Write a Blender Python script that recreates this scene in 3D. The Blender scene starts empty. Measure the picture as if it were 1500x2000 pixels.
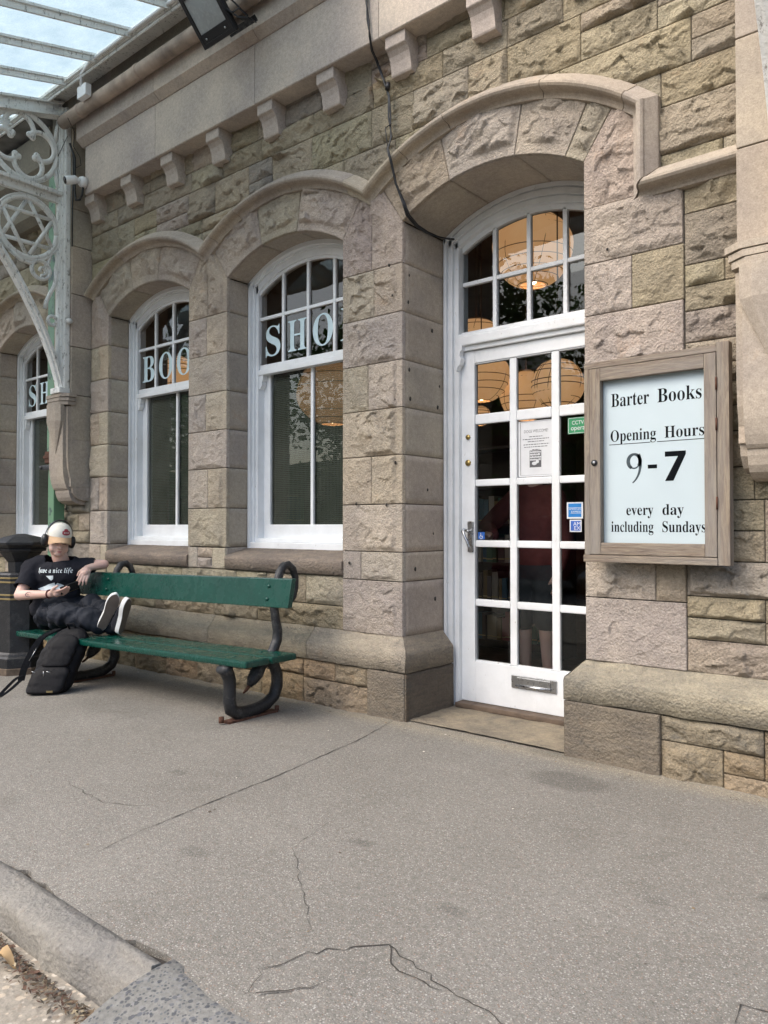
import bpy, bmesh, math, random
import numpy as np
from mathutils import Vector, Matrix
sc = bpy.context.scene
COL = sc.collection
R_ = math.radians
# ---------------------------------------------------------------- camera, sky, sun, exposure
CAM_H, CAM_D = 1.17, 3.69
AZ, PITCH = R_(50.1), R_(1.03)
cd = bpy.data.cameras.new('camera'); cam = bpy.data.objects.new('camera', cd); COL.objects.link(cam)
F0 = Vector((-math.cos(AZ), math.sin(AZ), 0)); RT = Vector((math.sin(AZ), math.cos(AZ), 0)); UP0 = Vector((0, 0, 1))
FW = F0*math.cos(PITCH) + UP0*math.sin(PITCH); UPV = UP0*math.cos(PITCH) - F0*math.sin(PITCH)
mw = Matrix.Identity(4)
for i in range(3):
    mw[i][0] = RT[i]; mw[i][1] = UPV[i]; mw[i][2] = -FW[i]
mw[0][3], mw[1][3], mw[2][3] = 0, -CAM_D, CAM_H
cam.matrix_world = mw
cd.sensor_fit = 'VERTICAL'; cd.sensor_height = 36; cd.lens = 27.0; cd.clip_start = .05; cd.clip_end = 2000
sc.camera = cam
w = bpy.data.worlds.new('World'); sc.world = w; w.use_nodes = True
nt = w.node_tree; bg = nt.nodes['Background']
sky = nt.nodes.new('ShaderNodeTexSky'); sky.sky_type = 'NISHITA'; sky.sun_disc = False
SUN_EL, SUN_AZ = R_(48), R_(-155)
sky.sun_elevation = SUN_EL; sky.sun_rotation = R_(205); sky.air_density = 1.0; sky.dust_density = 4.0; sky.ozone_density = 1.0
nt.links.new(sky.outputs[0], bg.inputs[0]); bg.inputs[1].default_value = .13
sl = bpy.data.lights.new('sun', 'SUN'); so = bpy.data.objects.new('sun', sl); COL.objects.link(so)
sl.energy = 1.0; sl.angle = R_(60); sl.color = (1, .97, .92)
sdir = Vector((math.sin(R_(205))*math.cos(SUN_EL), math.cos(R_(205))*math.cos(SUN_EL), math.sin(SUN_EL)))
so.rotation_euler = sdir.to_track_quat('Z', 'Y').to_euler()
sc.view_settings.view_transform = 'Standard'; sc.view_settings.look = 'None'
sc.view_settings.exposure = 1.32; sc.view_settings.gamma = 1
sc.render.film_transparent = False
try:
    sc.cycles.use_denoising = True; sc.cycles.denoiser = 'OPENIMAGEDENOISE'
    sc.cycles.max_bounces = 8; sc.cycles.diffuse_bounces = 4; sc.cycles.glossy_bounces = 4
    sc.cycles.transmission_bounces = 6; sc.cycles.transparent_max_bounces = 16
    sc.cycles.sample_clamp_indirect = 6; sc.cycles.caustics_reflective = False; sc.cycles.caustics_refractive = False
except Exception: pass

# ---------------------------------------------------------------- noise
def _h(ix, iy, s):
    n = (ix.astype(np.int64)*374761393 + iy.astype(np.int64)*668265263 + s*1442695041) & 0x7fffffff
    n = ((n ^ (n >> 13))*1274126177) & 0x7fffffff
    n = ((n ^ (n >> 16))*1911520717) & 0x7fffffff
    return ((n ^ (n >> 15)) & 0xffff)/65535.0
def vn(x, y, s=0):
    x = np.asarray(x, float); y = np.asarray(y, float)
    ix = np.floor(x); iy = np.floor(y); fx = x-ix; fy = y-iy
    ux = fx*fx*(3-2*fx); uy = fy*fy*(3-2*fy)
    a = _h(ix, iy, s); b = _h(ix+1, iy, s); c = _h(ix, iy+1, s); d = _h(ix+1, iy+1, s)
    return (a*(1-ux)+b*ux)*(1-uy) + (c*(1-ux)+d*ux)*uy
def fbm(x, y, s=0, o=4):
    t = 0; a = .5; m = 0
    for k in range(o):
        t = t + a*vn(x*2**k + 17.3*k, y*2**k - 9.1*k, s+k*7); m += a; a *= .5
    return t/m
def sst(a, b, x):
    t = np.clip((x-a)/(b-a), 0, 1); return t*t*(3-2*t)

# ---------------------------------------------------------------- objects
def tag(o, label=None, cat=None, group=None, kind=None):
    if label: o['label'] = label
    if cat: o['category'] = cat
    if group: o['group'] = group
    if kind: o['kind'] = kind
    return o
def empty(name, loc=(0, 0, 0), label=None, cat=None, group=None, rz=0):
    o = bpy.data.objects.new(name, None); COL.objects.link(o); o.location = loc; o.rotation_euler = (0, 0, rz)
    o.empty_display_size = .1
    return tag(o, label, cat, group)
def link(name, me, mat=None, parent=None):
    o = bpy.data.objects.new(name, me); COL.objects.link(o)
    if mat and not me.materials: me.materials.append(mat)
    if parent: o.parent = parent
    return o
def copy_tree(o, parent=None):
    c = o.copy(); COL.objects.link(c); c.parent = parent
    for ch in [x for x in bpy.data.objects if x.parent == o]: copy_tree(ch, c)
    return c
class MB:
    def __init__(s): s.v = []; s.f = []; s.c = []; s.n = 0; s.sm = []; s.k = []
    def add(s, vs, fs, col=None, smooth=False):
        vs = np.asarray(vs, float).reshape(-1, 3); s.k.append((len(s.f), s.n))
        s.v.append(vs); s.f += [tuple(int(i)+s.n for i in f) for f in fs]; s.sm += [smooth]*len(fs)
        c = np.ones((len(vs), 4)); c[:, :3] = (1, 1, 1) if col is None else col
        s.c.append(c); s.n += len(vs)
        return s
    def box(s, x0, x1, y0, y1, z0, z1, col=None, b=0.0):
        if x0 > x1: x0, x1 = x1, x0
        if y0 > y1: y0, y1 = y1, y0
        if z0 > z1: z0, z1 = z1, z0
        b = min(b, (x1-x0)*.45, (y1-y0)*.45, (z1-z0)*.45)
        if b <= 0:
            v = [(x, y, z) for x in (x0, x1) for y in (y0, y1) for z in (z0, z1)]
            f = [(0, 1, 3, 2), (4, 6, 7, 5), (0, 4, 5, 1), (2, 3, 7, 6), (0, 2, 6, 4), (1, 5, 7, 3)]
            return s.add(v, f, col)
        bm = bmesh.new(); bmesh.ops.create_cube(bm, size=1)
        for q in bm.verts: q.co = Vector(((x0+x1)/2+q.co.x*(x1-x0), (y0+y1)/2+q.co.y*(y1-y0), (z0+z1)/2+q.co.z*(z1-z0)))
        bmesh.ops.bevel(bm, geom=bm.edges[:], offset=b, segments=2, affect='EDGES', profile=.6)
        return s.bm(bm, col)
    def bm(s, bm, col=None, smooth=False, M=None):
        bm.verts.index_update()
        vs = [tuple((M @ v.co) if M else v.co) for v in bm.verts]; fs = [[v.index for v in f.verts] for f in bm.faces]
        bm.free(); return s.add(vs, fs, col, smooth)
    def obox(s, c, ax, ay, az, h, col=None, b=0.0):
        """oriented box: centre, 3 unit axes, half sizes"""
        t = MB().box(-h[0], h[0], -h[1], h[1], -h[2], h[2], None, b)
        V = np.concatenate(t.v); A = np.array([ax, ay, az], float)
        return s.add(V @ A + np.array(c), t.f, col)
    def tube(s, pts, r, k=10, col=None, closed=False, caps=True, flat=1.0, up=(0, 0, 1)):
        P = np.array(pts, float); n = len(P); rr = np.full(n, r) if np.isscalar(r) else np.array(r, float)
        T = np.roll(P, -1, 0)-np.roll(P, 1, 0)
        if not closed: T[0] = P[1]-P[0]; T[-1] = P[-1]-P[-2]
        T /= np.linalg.norm(T, axis=1)[:, None]+1e-12
        u = np.array(up, float)
        if abs(T[0] @ u) > .95: u = np.array((1., 0, 0)) if abs(T[0][0]) < .9 else np.array((0, 1., 0))
        vs = []; a = np.linspace(0, 2*math.pi, k, endpoint=False)
        N = u - T[0]*(T[0] @ u); N /= np.linalg.norm(N)
        for i in range(n):
            N = N - T[i]*(N @ T[i]); N /= np.linalg.norm(N)+1e-12; B = np.cross(T[i], N)
            vs.append(P[i] + rr[i]*(np.cos(a)[:, None]*N*flat + np.sin(a)[:, None]*B))
        V = np.concatenate(vs); fs = []
        for i in range(n if closed else n-1):
            j = (i+1) % n
            for q in range(k): fs.append((i*k+q, i*k+(q+1) % k, j*k+(q+1) % k, j*k+q))
        if caps and not closed: fs.append(tuple(range(k-1, -1, -1))); fs.append(tuple((n-1)*k+q for q in range(k)))
        return s.add(V, fs, col, True)
    def strip(s, pts, wv, tv, col=None):
        """rectangular bar swept along pts; wv half width vector, tv half thickness vector (constant)"""
        P = np.array(pts, float); wv = np.array(wv, float); tv = np.array(tv, float); n = len(P)
        if wv.ndim == 1: wv = np.repeat(wv[None], n, 0)
        V = np.concatenate([np.stack([P[i]+wv[i]+tv, P[i]+wv[i]-tv, P[i]-wv[i]-tv, P[i]-wv[i]+tv]) for i in range(n)])
        fs = []
        for i in range(n-1):
            for q in range(4): fs.append((i*4+q, i*4+(q+1) % 4, i*4+4+(q+1) % 4, i*4+4+q))
        fs += [(3, 2, 1, 0), tuple(4*(n-1)+q for q in range(4))]
        return s.add(V, fs, col)
    def lathe(s, prof, c=(0, 0, 0), k=24, col=None, sx=1, sy=1, a0=0, smooth=True):
        a = np.linspace(0, 2*math.pi, k, endpoint=False)+a0; V = []; fs = []
        for r, z in prof:
            V.append(np.stack([c[0]+sx*r*np.cos(a), c[1]+sy*r*np.sin(a), np.full(k, c[2]+z)], 1))
        for i in range(len(prof)-1):
            for q in range(k): fs.append((i*k+q, i*k+(q+1) % k, i*k+k+(q+1) % k, i*k+k+q))
        fs += [tuple(range(k-1, -1, -1)), tuple((len(prof)-1)*k+q for q in range(k))]
        return s.add(np.concatenate(V), fs, col, smooth)
    def prism(s, poly, fn, d0, d1, col=None):
        """polygon (a,b) list extruded between depth d0..d1; fn(a,b,d)->xyz"""
        n = len(poly); V = [fn(a, b, d0) for a, b in poly]+[fn(a, b, d1) for a, b in poly]
        fs = [tuple(range(n-1, -1, -1)), tuple(range(n, 2*n))]+[(i, (i+1) % n, n+(i+1) % n, n+i) for i in range(n)]
        return s.add(V, fs, col)
    def grid(s, V, col=None, smooth=True, flip=False):
        nu, nv = V.shape[:2]; idx = np.arange(nu*nv).reshape(nu, nv)
        a = idx[:-1, :-1].ravel(); b = idx[1:, :-1].ravel(); c = idx[1:, 1:].ravel(); d = idx[:-1, 1:].ravel()
        q = np.stack([a, d, c, b] if flip else [a, b, c, d], 1)
        return s.add(V.reshape(-1, 3), q.tolist(), col, smooth)
    def ico(s, c, r, sub=2, col=None, sc3=(1, 1, 1), M=None):
        bm = bmesh.new(); bmesh.ops.create_icosphere(bm, subdivisions=sub, radius=1)
        for q in bm.verts:
            p = Vector((q.co.x*r*sc3[0], q.co.y*r*sc3[1], q.co.z*r*sc3[2]))
            if M: p = M @ p
            q.co = p + Vector(c)
        return s.bm(bm, col, True)
    def mesh(s, name):
        me = bpy.data.meshes.new(name)
        V = np.concatenate(s.v) if s.v else np.zeros((0, 3))
        me.from_pydata(V.tolist(), [], s.f)
        me.polygons.foreach_set('use_smooth', s.sm)
        ca = me.color_attributes.new('Col', 'FLOAT_COLOR', 'POINT'); ca.data.foreach_set('color', np.concatenate(s.c).ravel().astype(np.float32))
        return me
    def build_split(s, name, mat, parent, cuts):
        """one object per stretch of wall between the x cuts"""
        ends = [a for a, _ in s.k[1:]]+[len(s.f)]; G = {}
        for (f0, v0), f1, V, Cc in zip(s.k, ends, s.v, s.c):
            m = G.setdefault(int(np.searchsorted(cuts, V[:, 0].mean())), MB()); n0 = m.n
            m.v.append(V); m.c.append(Cc); m.f += [tuple(i-v0+n0 for i in q) for q in s.f[f0:f1]]; m.sm += s.sm[f0:f1]; m.n += len(V)
        return [m.build(name, mat, parent) for _, m in sorted(G.items())]
    def build(s, name, mat, parent=None, fixn=False):
        me = s.mesh(name)
        if fixn:
            bm = bmesh.new(); bm.from_mesh(me); bmesh.ops.recalc_face_normals(bm, faces=bm.faces[:]); bm.to_mesh(me); bm.free()
        return link(name, me, mat, parent)

# ---------------------------------------------------------------- lettering (Blender's built-in fonts)
def bold(s):
    o = ''
    for ch in s:
        if 'A' <= ch <= 'Z': o += chr(0x1D400+ord(ch)-65)
        elif 'a' <= ch <= 'z': o += chr(0x1D41A+ord(ch)-97)
        elif '0' <= ch <= '9': o += chr(0x1D7CE+ord(ch)-48)
        else: o += ch
    return o
def frak(s): return ''.join(chr(0x1D586+ord(c)-97) if 'a' <= c <= 'z' else c for c in s)
def text_verts(s, off=0.0):
    c = bpy.data.curves.new('lettering', 'FONT'); c.body = s; c.offset = off; c.resolution_u = 6
    o = bpy.data.objects.new('lettering', c); COL.objects.link(o)
    dg = bpy.context.evaluated_depsgraph_get(); dg.update()
    me = bpy.data.meshes.new_from_object(o.evaluated_get(dg))
    V = np.array([v.co[:] for v in me.vertices]); Fs = [list(p.vertices) for p in me.polygons]
    bpy.data.objects.remove(o); bpy.data.curves.remove(c); bpy.data.meshes.remove(me)
    return V, Fs
def text_on(mb, s, x0, x1, zb, y, h=None, hx=None, org=None, ax=(1, 0, 0), az=(0, 0, 1), off=0.0, col=None):
    """text filling x0..x1 in width with baseline zb; h: height of the first capital. Laid on the plane spanned by ax, az."""
    V, Fs = text_verts(s, off)
    xm, xM = V[:, 0].min(), V[:, 0].max()
    zs = h/(hx if hx else V[:, 1].max()) if h else (x1-x0)/(xM-xm)
    X = x0+(V[:, 0]-xm)*(x1-x0)/(xM-xm); Z = zb+V[:, 1]*zs
    if org is None: P = np.stack([X, np.full(len(X), y), Z], 1)
    else: P = np.array(org)+X[:, None]*np.array(ax)+Z[:, None]*np.array(az)
    return mb.add(P, Fs, col)

# ---------------------------------------------------------------- materials
class NG:
    def __init__(s, name):
        m = bpy.data.materials.new(name); m.use_nodes = True; s.m = m; s.t = m.node_tree; s.b = s.t.nodes['Principled BSDF']; s.out = s.t.nodes['Material Output']
        s._p = None
    def n(s, ty, **kw):
        nd = s.t.nodes.new('ShaderNode'+ty)
        for k, v in kw.items(): setattr(nd, k, v)
        return nd
    def l(s, a, b): s.t.links.new(a, b)
    def pos(s):
        if not s._p: s._p = s.n('TexCoord').outputs['Object']
        return s._p
    def noise(s, scale, det=4, rough=.55, vec=None, dist=0):
        nd = s.n('TexNoise'); nd.inputs['Scale'].default_value = scale; nd.inputs['Detail'].default_value = det; nd.inputs['Roughness'].default_value = rough; nd.inputs['Distortion'].default_value = dist
        s.l(vec or s.pos(), nd.inputs['Vector']); return nd.outputs['Fac']
    def vor(s, scale, feat='F1', vec=None):
        nd = s.n('TexVoronoi', feature=feat); nd.inputs['Scale'].default_value = scale; s.l(vec or s.pos(), nd.inputs['Vector']); return nd
    def ramp(s, fac, stops, interp='LINEAR'):
        nd = s.n('ValToRGB'); r = nd.color_ramp; r.interpolation = interp
        while len(r.elements) < len(stops): r.elements.new(.5)
        for e, (p, c) in zip(r.elements, stops):
            e.position = p; e.color = (*c, 1) if hasattr(c, '__len__') else (c, c, c, 1)
        s.l(fac, nd.inputs[0]); return nd.outputs[0]
    def mix(s, fac, a, b, mode='MIX'):
        nd = s.n('MixRGB', blend_type=mode)
        for i, q in ((0, fac), (1, a), (2, b)):
            if hasattr(q, 'is_output'): s.l(q, nd.inputs[i])
            elif i == 0: nd.inputs[0].default_value = q
            else: nd.inputs[i].default_value = (*q, 1) if hasattr(q, '__len__') else (q, q, q, 1)
        return nd.outputs[0]
    def math(s, op, a, b=None):
        nd = s.n('Math', operation=op)
        for i, q in ((0, a), (1, b)):
            if q is None: continue
            if hasattr(q, 'is_output'): s.l(q, nd.inputs[i])
            else: nd.inputs[i].default_value = q
        return nd.outputs[0]
    def mapping(s, scale=(1, 1, 1), rot=(0, 0, 0)):
        nd = s.n('Mapping'); nd.inputs['Scale'].default_value = scale; nd.inputs['Rotation'].default_value = rot; s.l(s.pos(), nd.inputs[0]); return nd.outputs[0]
    def bump(s, h, dist=.01, strength=1.0, prev=None):
        nd = s.n('Bump'); nd.inputs['Distance'].default_value = dist; nd.inputs['Strength'].default_value = strength; s.l(h, nd.inputs['Height'])
        if prev: s.l(prev, nd.inputs['Normal'])
        s.l(nd.outputs[0], s.b.inputs['Normal']); return nd.outputs[0]
    def set(s, color=None, rough=None, metal=None, spec=None, **kw):
        for k, q in (('Base Color', color), ('Roughness', rough), ('Metallic', metal), ('Specular IOR Level', spec)):
            if q is None: continue
            if hasattr(q, 'is_output'): s.l(q, s.b.inputs[k])
            else: s.b.inputs[k].default_value = (*q, 1) if hasattr(q, '__len__') else q
        return s.m
def plain(name, col, rough=.6, metal=0, spec=.5, vary=.12, scale=18, bump=0.0, bscale=60):
    g = NG(name); c = g.mix(1, col, g.ramp(g.noise(scale, 5), [(.3, 1-vary), (.7, 1+vary)]), 'MULTIPLY')
    if bump: g.bump(g.noise(bscale, 5), bump)
    r = g.ramp(g.noise(scale*2.3, 4), [(.3, max(0, rough-.08)), (.7, min(1, rough+.08))])
    return g.set(c, r, metal, spec)
def vcol(g):
    a = g.n('VertexColor', layer_name='Col'); return a.outputs['Color']
def mat_stone(name, lich=.25, bump=.006, fine=140, band=0.0):
    g = NG(name); c = vcol(g)
    c = g.mix(1, c, g.ramp(g.noise(2.3, 6, .6), [(.3, (.80, .80, .82)), (.7, (1.16, 1.14, 1.08))]), 'MULTIPLY')
    c = g.mix(1, c, g.ramp(g.noise(38, 8, .8), [(.25, .74), (.75, 1.26)]), 'MULTIPLY')
    c = g.mix(1, c, g.ramp(g.noise(150, 4, .8), [(.3, .80), (.7, 1.2)]), 'MULTIPLY')
    if band:
        c = g.mix(band, c, g.mix(1, c, g.ramp(g.noise(14, 6, .7, g.mapping((.5, .5, 4))), [(.3, (.6, .58, .55)), (.7, (1.25, 1.15, .98))]), 'MULTIPLY'))
    # lichen / soot blotches, pits and rusty flecks
    c = g.mix(g.ramp(g.noise(6, 8, .72, dist=.4), [(.56, 0), (.72, lich)]), c, (.13, .125, .11))
    c = g.mix(g.ramp(g.noise(3.4, 7, .7, g.mapping((1, 1, 1), (1, 2, .4))), [(.62, 0), (.74, .35)]), c, (.42, .24, .12))
    v = g.vor(70); c = g.mix(g.ramp(v.outputs['Distance'], [(.05, .55), (.16, 0)]), c, g.mix(1, c, (.5, .5, .5), 'MULTIPLY'))
    h = g.mix(.5, g.noise(fine, 6, .75), g.noise(45, 5, .6)); b1 = g.bump(h, bump)
    g.bump(g.vor(90, 'SMOOTH_F1').outputs['Distance'], bump*.5, .6, b1)
    return g.set(c, .92, 0, .25)
M = {}
M['rubble'] = mat_stone('rubble stone', .22, .020, 100)
M['dressed'] = mat_stone('dressed stone', .18, .018, 105)
M['ashlar'] = mat_stone('smooth ashlar', .16, .0022, 220)
M['base'] = mat_stone('weathered base stone', .7, .018, 80, .6)
M['mortar'] = plain('dark mortar', (.085, .075, .06), .95, vary=.3, scale=30, bump=.006)
def mat_paint():
    g = NG('white gloss paint'); c = g.mix(g.ramp(g.noise(9, 6, .6), [(.35, 0), (.75, .5)]), (.80, .82, .83), (.68, .70, .71))
    c = g.mix(g.ramp(g.noise(34, 7, .8, g.mapping((1, 1, .35))), [(.63, 0), (.68, .85)]), c, (.36, .32, .27))
    c = g.mix(g.ramp(g.noise(3, 5, .6), [(.45, 0), (.8, .32)]), c, (.42, .41, .37))
    g.bump(g.noise(55, 5, .6, g.mapping((1, 1, .25))), .003)
    return g.set(c, g.ramp(g.noise(20, 4), [(.3, .28), (.7, .5)]), 0, .5)
M['paint'] = mat_paint()
def mat_iron():
    g = NG('flaking white ironwork paint'); c = g.mix(g.ramp(g.noise(7, 6, .65, g.mapping((1, 1, .4))), [(.35, 0), (.7, .7)]), (.86, .86, .83), (.70, .70, .66))
    c = g.mix(g.ramp(g.noise(24, 8, .8, g.mapping((1.4, 1.4, .5))), [(.55, 0), (.62, .85)]), c, (.20, .18, .155))
    c = g.mix(g.ramp(g.noise(60, 6, .8), [(.62, 0), (.68, .6)]), c, (.30, .16, .08))
    g.bump(g.noise(40, 8, .75), .014)
    return g.set(c, .6, 0, .4)
M['iron'] = mat_iron()
def mat_glass():
    g = NG('window glass'); t = g.t
    fr = g.n('Fresnel'); fr.inputs['IOR'].default_value = 1.52
    gl = g.n('BsdfGlossy'); gl.inputs['Roughness'].default_value = .0; gl.inputs['Color'].default_value = (.95, 1, .98, 1)
    tr = g.n('BsdfTransparent'); tr.inputs['Color'].default_value = (.93, .95, .94, 1)
    bp = g.n('Bump'); bp.inputs['Distance'].default_value = .0022; bp.inputs['Strength'].default_value = 1; g.l(g.noise(2.2, 2, .4), bp.inputs['Height']); g.l(bp.outputs[0], gl.inputs['Normal'])
    mx = g.n('MixShader'); g.l(fr.outputs[0], mx.inputs[0]); g.l(tr.outputs[0], mx.inputs[1]); g.l(gl.outputs[0], mx.inputs[2]); g.l(mx.outputs[0], g.out.inputs[0])
    return g.m
M['glass'] = mat_glass()
def mat_screen():
    g = NG('fine grey window mesh'); tr = g.n('BsdfTransparent'); d = g.n('BsdfDiffuse'); w1 = g.n('TexWave', wave_type='BANDS', bands_direction='X'); w2 = g.n('TexWave', wave_type='BANDS', bands_direction='Z')
    for q in (w1, w2): q.inputs['Scale'].default_value = 22; q.inputs['Distortion'].default_value = .3; g.l(g.pos(), q.inputs['Vector'])
    m = g.math('MAXIMUM', w1.outputs['Fac'], w2.outputs['Fac']); f = g.ramp(m, [(.5, .60), (.95, .76)]); g.l(g.ramp(g.noise(1.6, 3), [(.3, (.10, .12, .095)), (.7, (.19, .205, .17))]), d.inputs[0])
    mx = g.n('MixShader'); g.l(f, mx.inputs[0]); g.l(tr.outputs[0], mx.inputs[1]); g.l(d.outputs[0], mx.inputs[2]); g.l(mx.outputs[0], g.out.inputs[0]); return g.m
M['screen'] = mat_screen()
def mat_acrylic():
    g = NG('clear sign cover'); fr = g.n('Fresnel'); fr.inputs['IOR'].default_value = 1.18; gl = g.n('BsdfGlossy'); gl.inputs['Roughness'].default_value = .03; tr = g.n('BsdfTransparent'); mx = g.n('MixShader')
    g.l(fr.outputs[0], mx.inputs[0]); g.l(tr.outputs[0], mx.inputs[1]); g.l(gl.outputs[0], mx.inputs[2]); g.l(mx.outputs[0], g.out.inputs[0]); return g.m
M['acrylic'] = mat_acrylic()
def mat_canopy():
    g = NG('rippled wired canopy glass')
    c = g.ramp(g.noise(5, 6, .65), [(.3, (.30, .40, .42)), (.7, (.43, .53, .55))])
    c = g.mix(g.ramp(g.noise(60, 4, .7, g.mapping((1, 2.5, 1))), [(.45, 0), (.62, .4)]), c, (.24, .30, .31))
    tl = g.n('BsdfTranslucent'); g.l(c, tl.inputs[0]); tp = g.n('BsdfTransparent'); tp.inputs[0].default_value = (.62, .70, .72, 1)
    gl = g.n('BsdfGlossy'); gl.inputs[1].default_value = .25
    m1 = g.n('MixShader'); m1.inputs[0].default_value = .22; g.l(tl.outputs[0], m1.inputs[1]); g.l(tp.outputs[0], m1.inputs[2])
    m2 = g.n('MixShader'); m2.inputs[0].default_value = .06; g.l(m1.outputs[0], m2.inputs[1]); g.l(gl.outputs[0], m2.inputs[2]); g.l(m2.outputs[0], g.out.inputs[0])
    return g.m
M['canopy'] = mat_canopy()
def mat_aggregate(name, base, base2, chips, scale, dens, bump=.004, stain=.35, alpha=.8, use_col=False):
    g = NG(name); c = g.ramp(g.noise(1.1, 6, .62), [(.3, base), (.7, base2)])
    c = g.mix(1, c, g.ramp(g.noise(55, 5, .75), [(.3, .72), (.7, 1.25)]), 'MULTIPLY')
    for k, (sc_, de) in enumerate(((scale, dens), (scale*1.9, dens*.9))):
        mp = g.mapping((1, 1, 1), (.3*k, .2, .7*k)); v = g.vor(sc_, 'F1', mp); sep = g.n('SeparateColor'); g.l(v.outputs['Color'], sep.inputs[0])
        chip = g.ramp(sep.outputs[0], chips, 'CONSTANT')
        on = g.math('MULTIPLY', g.ramp(sep.outputs[1], [(1-de-.001, 0), (1-de, 1)], 'CONSTANT'), g.ramp(v.outputs['Distance'], [(.36, 1), (.50, 0)]))
        c = g.mix(g.math('MULTIPLY', on, alpha), c, chip)
    c = g.mix(g.ramp(g.noise(2.6, 7, .7, dist=.5), [(.57, 0), (.78, stain)]), c, g.mix(1, c, (.52, .50, .47), 'MULTIPLY'))
    if use_col: c = g.mix(1, c, vcol(g), 'MULTIPLY')
    h = g.mix(.5, g.vor(scale).outputs['Distance'], g.noise(scale*1.5, 4, .7)); g.bump(h, bump)
    return g.set(c, .88, 0, .3)
CH = [(0, (.52, .49, .44)), (.2, (.06, .055, .052)), (.34, (.36, .28, .22)), (.5, (.25, .235, .215)), (.64, (.60, .58, .54)), (.76, (.28, .15, .10)), (.84, (.16, .145, .13))]
M['pave'] = mat_aggregate('exposed aggregate concrete', (.163, .154, .134), (.210, .199, .176), CH, 155, .48, .003, .5, .42, True)
M['road'] = mat_aggregate('pebbly old road concrete', (.25, .225, .185), (.33, .295, .24), [(0, (.5, .42, .32)), (.3, (.09, .08, .07)), (.5, (.27, .22, .17)), (.75, (.55, .5, .42))], 42, .3, .006, .4)
M['infill'] = mat_aggregate('grey concrete with dark chippings', (.165, .163, .15), (.215, .212, .195), [(0, (.06, .065, .075)), (.5, (.10, .105, .12)), (.8, (.2, .2, .2))], 62, .42, .004, .3)
M['asphalt'] = mat_aggregate('car park asphalt', (.06, .06, .06), (.085, .083, .08), [(0, (.12, .12, .12)), (.5, (.04, .04, .04))], 60, .4, .004, .2)
M['kerb'] = mat_stone('grey kerb stone', .55, .010, 45, .25)
M['crack'] = plain('dark crack dirt', (.045, .04, .034), .95, vary=.35, scale=60)
M['green'] = plain('dark green bench paint', (.002, .048, .035), .27, 0, .5, vary=.16, scale=6, bump=.0015, bscale=25)
def mat_blackiron(name, worn):
    g = NG(name); c = g.mix(g.ramp(g.noise(18, 8, .75), [(.52, 0), (.68, worn)]), (.012, .013, .015), (.14, .135, .13))
    c = g.mix(g.ramp(g.noise(9, 7, .75), [(.66, 0), (.74, worn)]), c, (.20, .09, .045)); g.bump(g.noise(60, 6, .7), .005)
    return g.set(c, .45, 0, .5)
M['castiron'] = mat_blackiron('worn black cast iron', .6)
M['binblack'] = mat_blackiron('black bin plastic', .22)
M['gold'] = plain('dull gold band', (.26, .20, .09), .5, .3)
M['rust'] = plain('rusty bolt', (.10, .05, .034), .9, 0, .2, .35, 40, .004)
M['black'] = plain('black plastic', (.012, .012, .013), .4)
M['dark'] = plain('dark lens', (.006, .006, .008), .12)
M['whiteplastic'] = plain('white plastic', (.76, .77, .78), .35, vary=.05)
M['steel'] = plain('brushed steel', (.45, .46, .47), .3, 1.0, vary=.1)
M['brass'] = plain('brass', (.45, .33, .13), .4, 1.0)
def mat_wood():
    g = NG('weathered oak'); mp = g.mapping((1, 1, .09)); mh = g.mapping((.09, 1, 1))
    at = g.n('VertexColor', layer_name='Col'); sp = g.n('SeparateColor'); g.l(at.outputs[0], sp.inputs[0])
    def grain(v):
        c = g.ramp(g.noise(60, 7, .7, v, 1.2), [(.2, (.085, .058, .04)), (.45, (.20, .155, .118)), (.6, (.285, .235, .172)), (.8, (.37, .315, .24))])
        c = g.mix(g.ramp(g.noise(8, 6, .7, v), [(.4, 0), (.65, .75)]), c, (.25, .235, .215)); return c
    c = g.mix(sp.outputs[0], grain(mp), grain(mh)); h = g.mix(sp.outputs[0], g.noise(75, 6, .7, mp, 1), g.noise(75, 6, .7, mh, 1)); g.bump(h, .006)
    return g.set(c, .8, 0, .25)
M['wood'] = mat_wood()
M['board'] = plain('pale blue sign board', (.60, .71, .75), .5, vary=.03, scale=4)
M['ink'] = plain('black sign paint', (.006, .008, .010), .9, 0, .1, vary=.1)
M['letters'] = plain('pale blue window lettering', (.56, .70, .74), .6, vary=.05)
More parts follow.
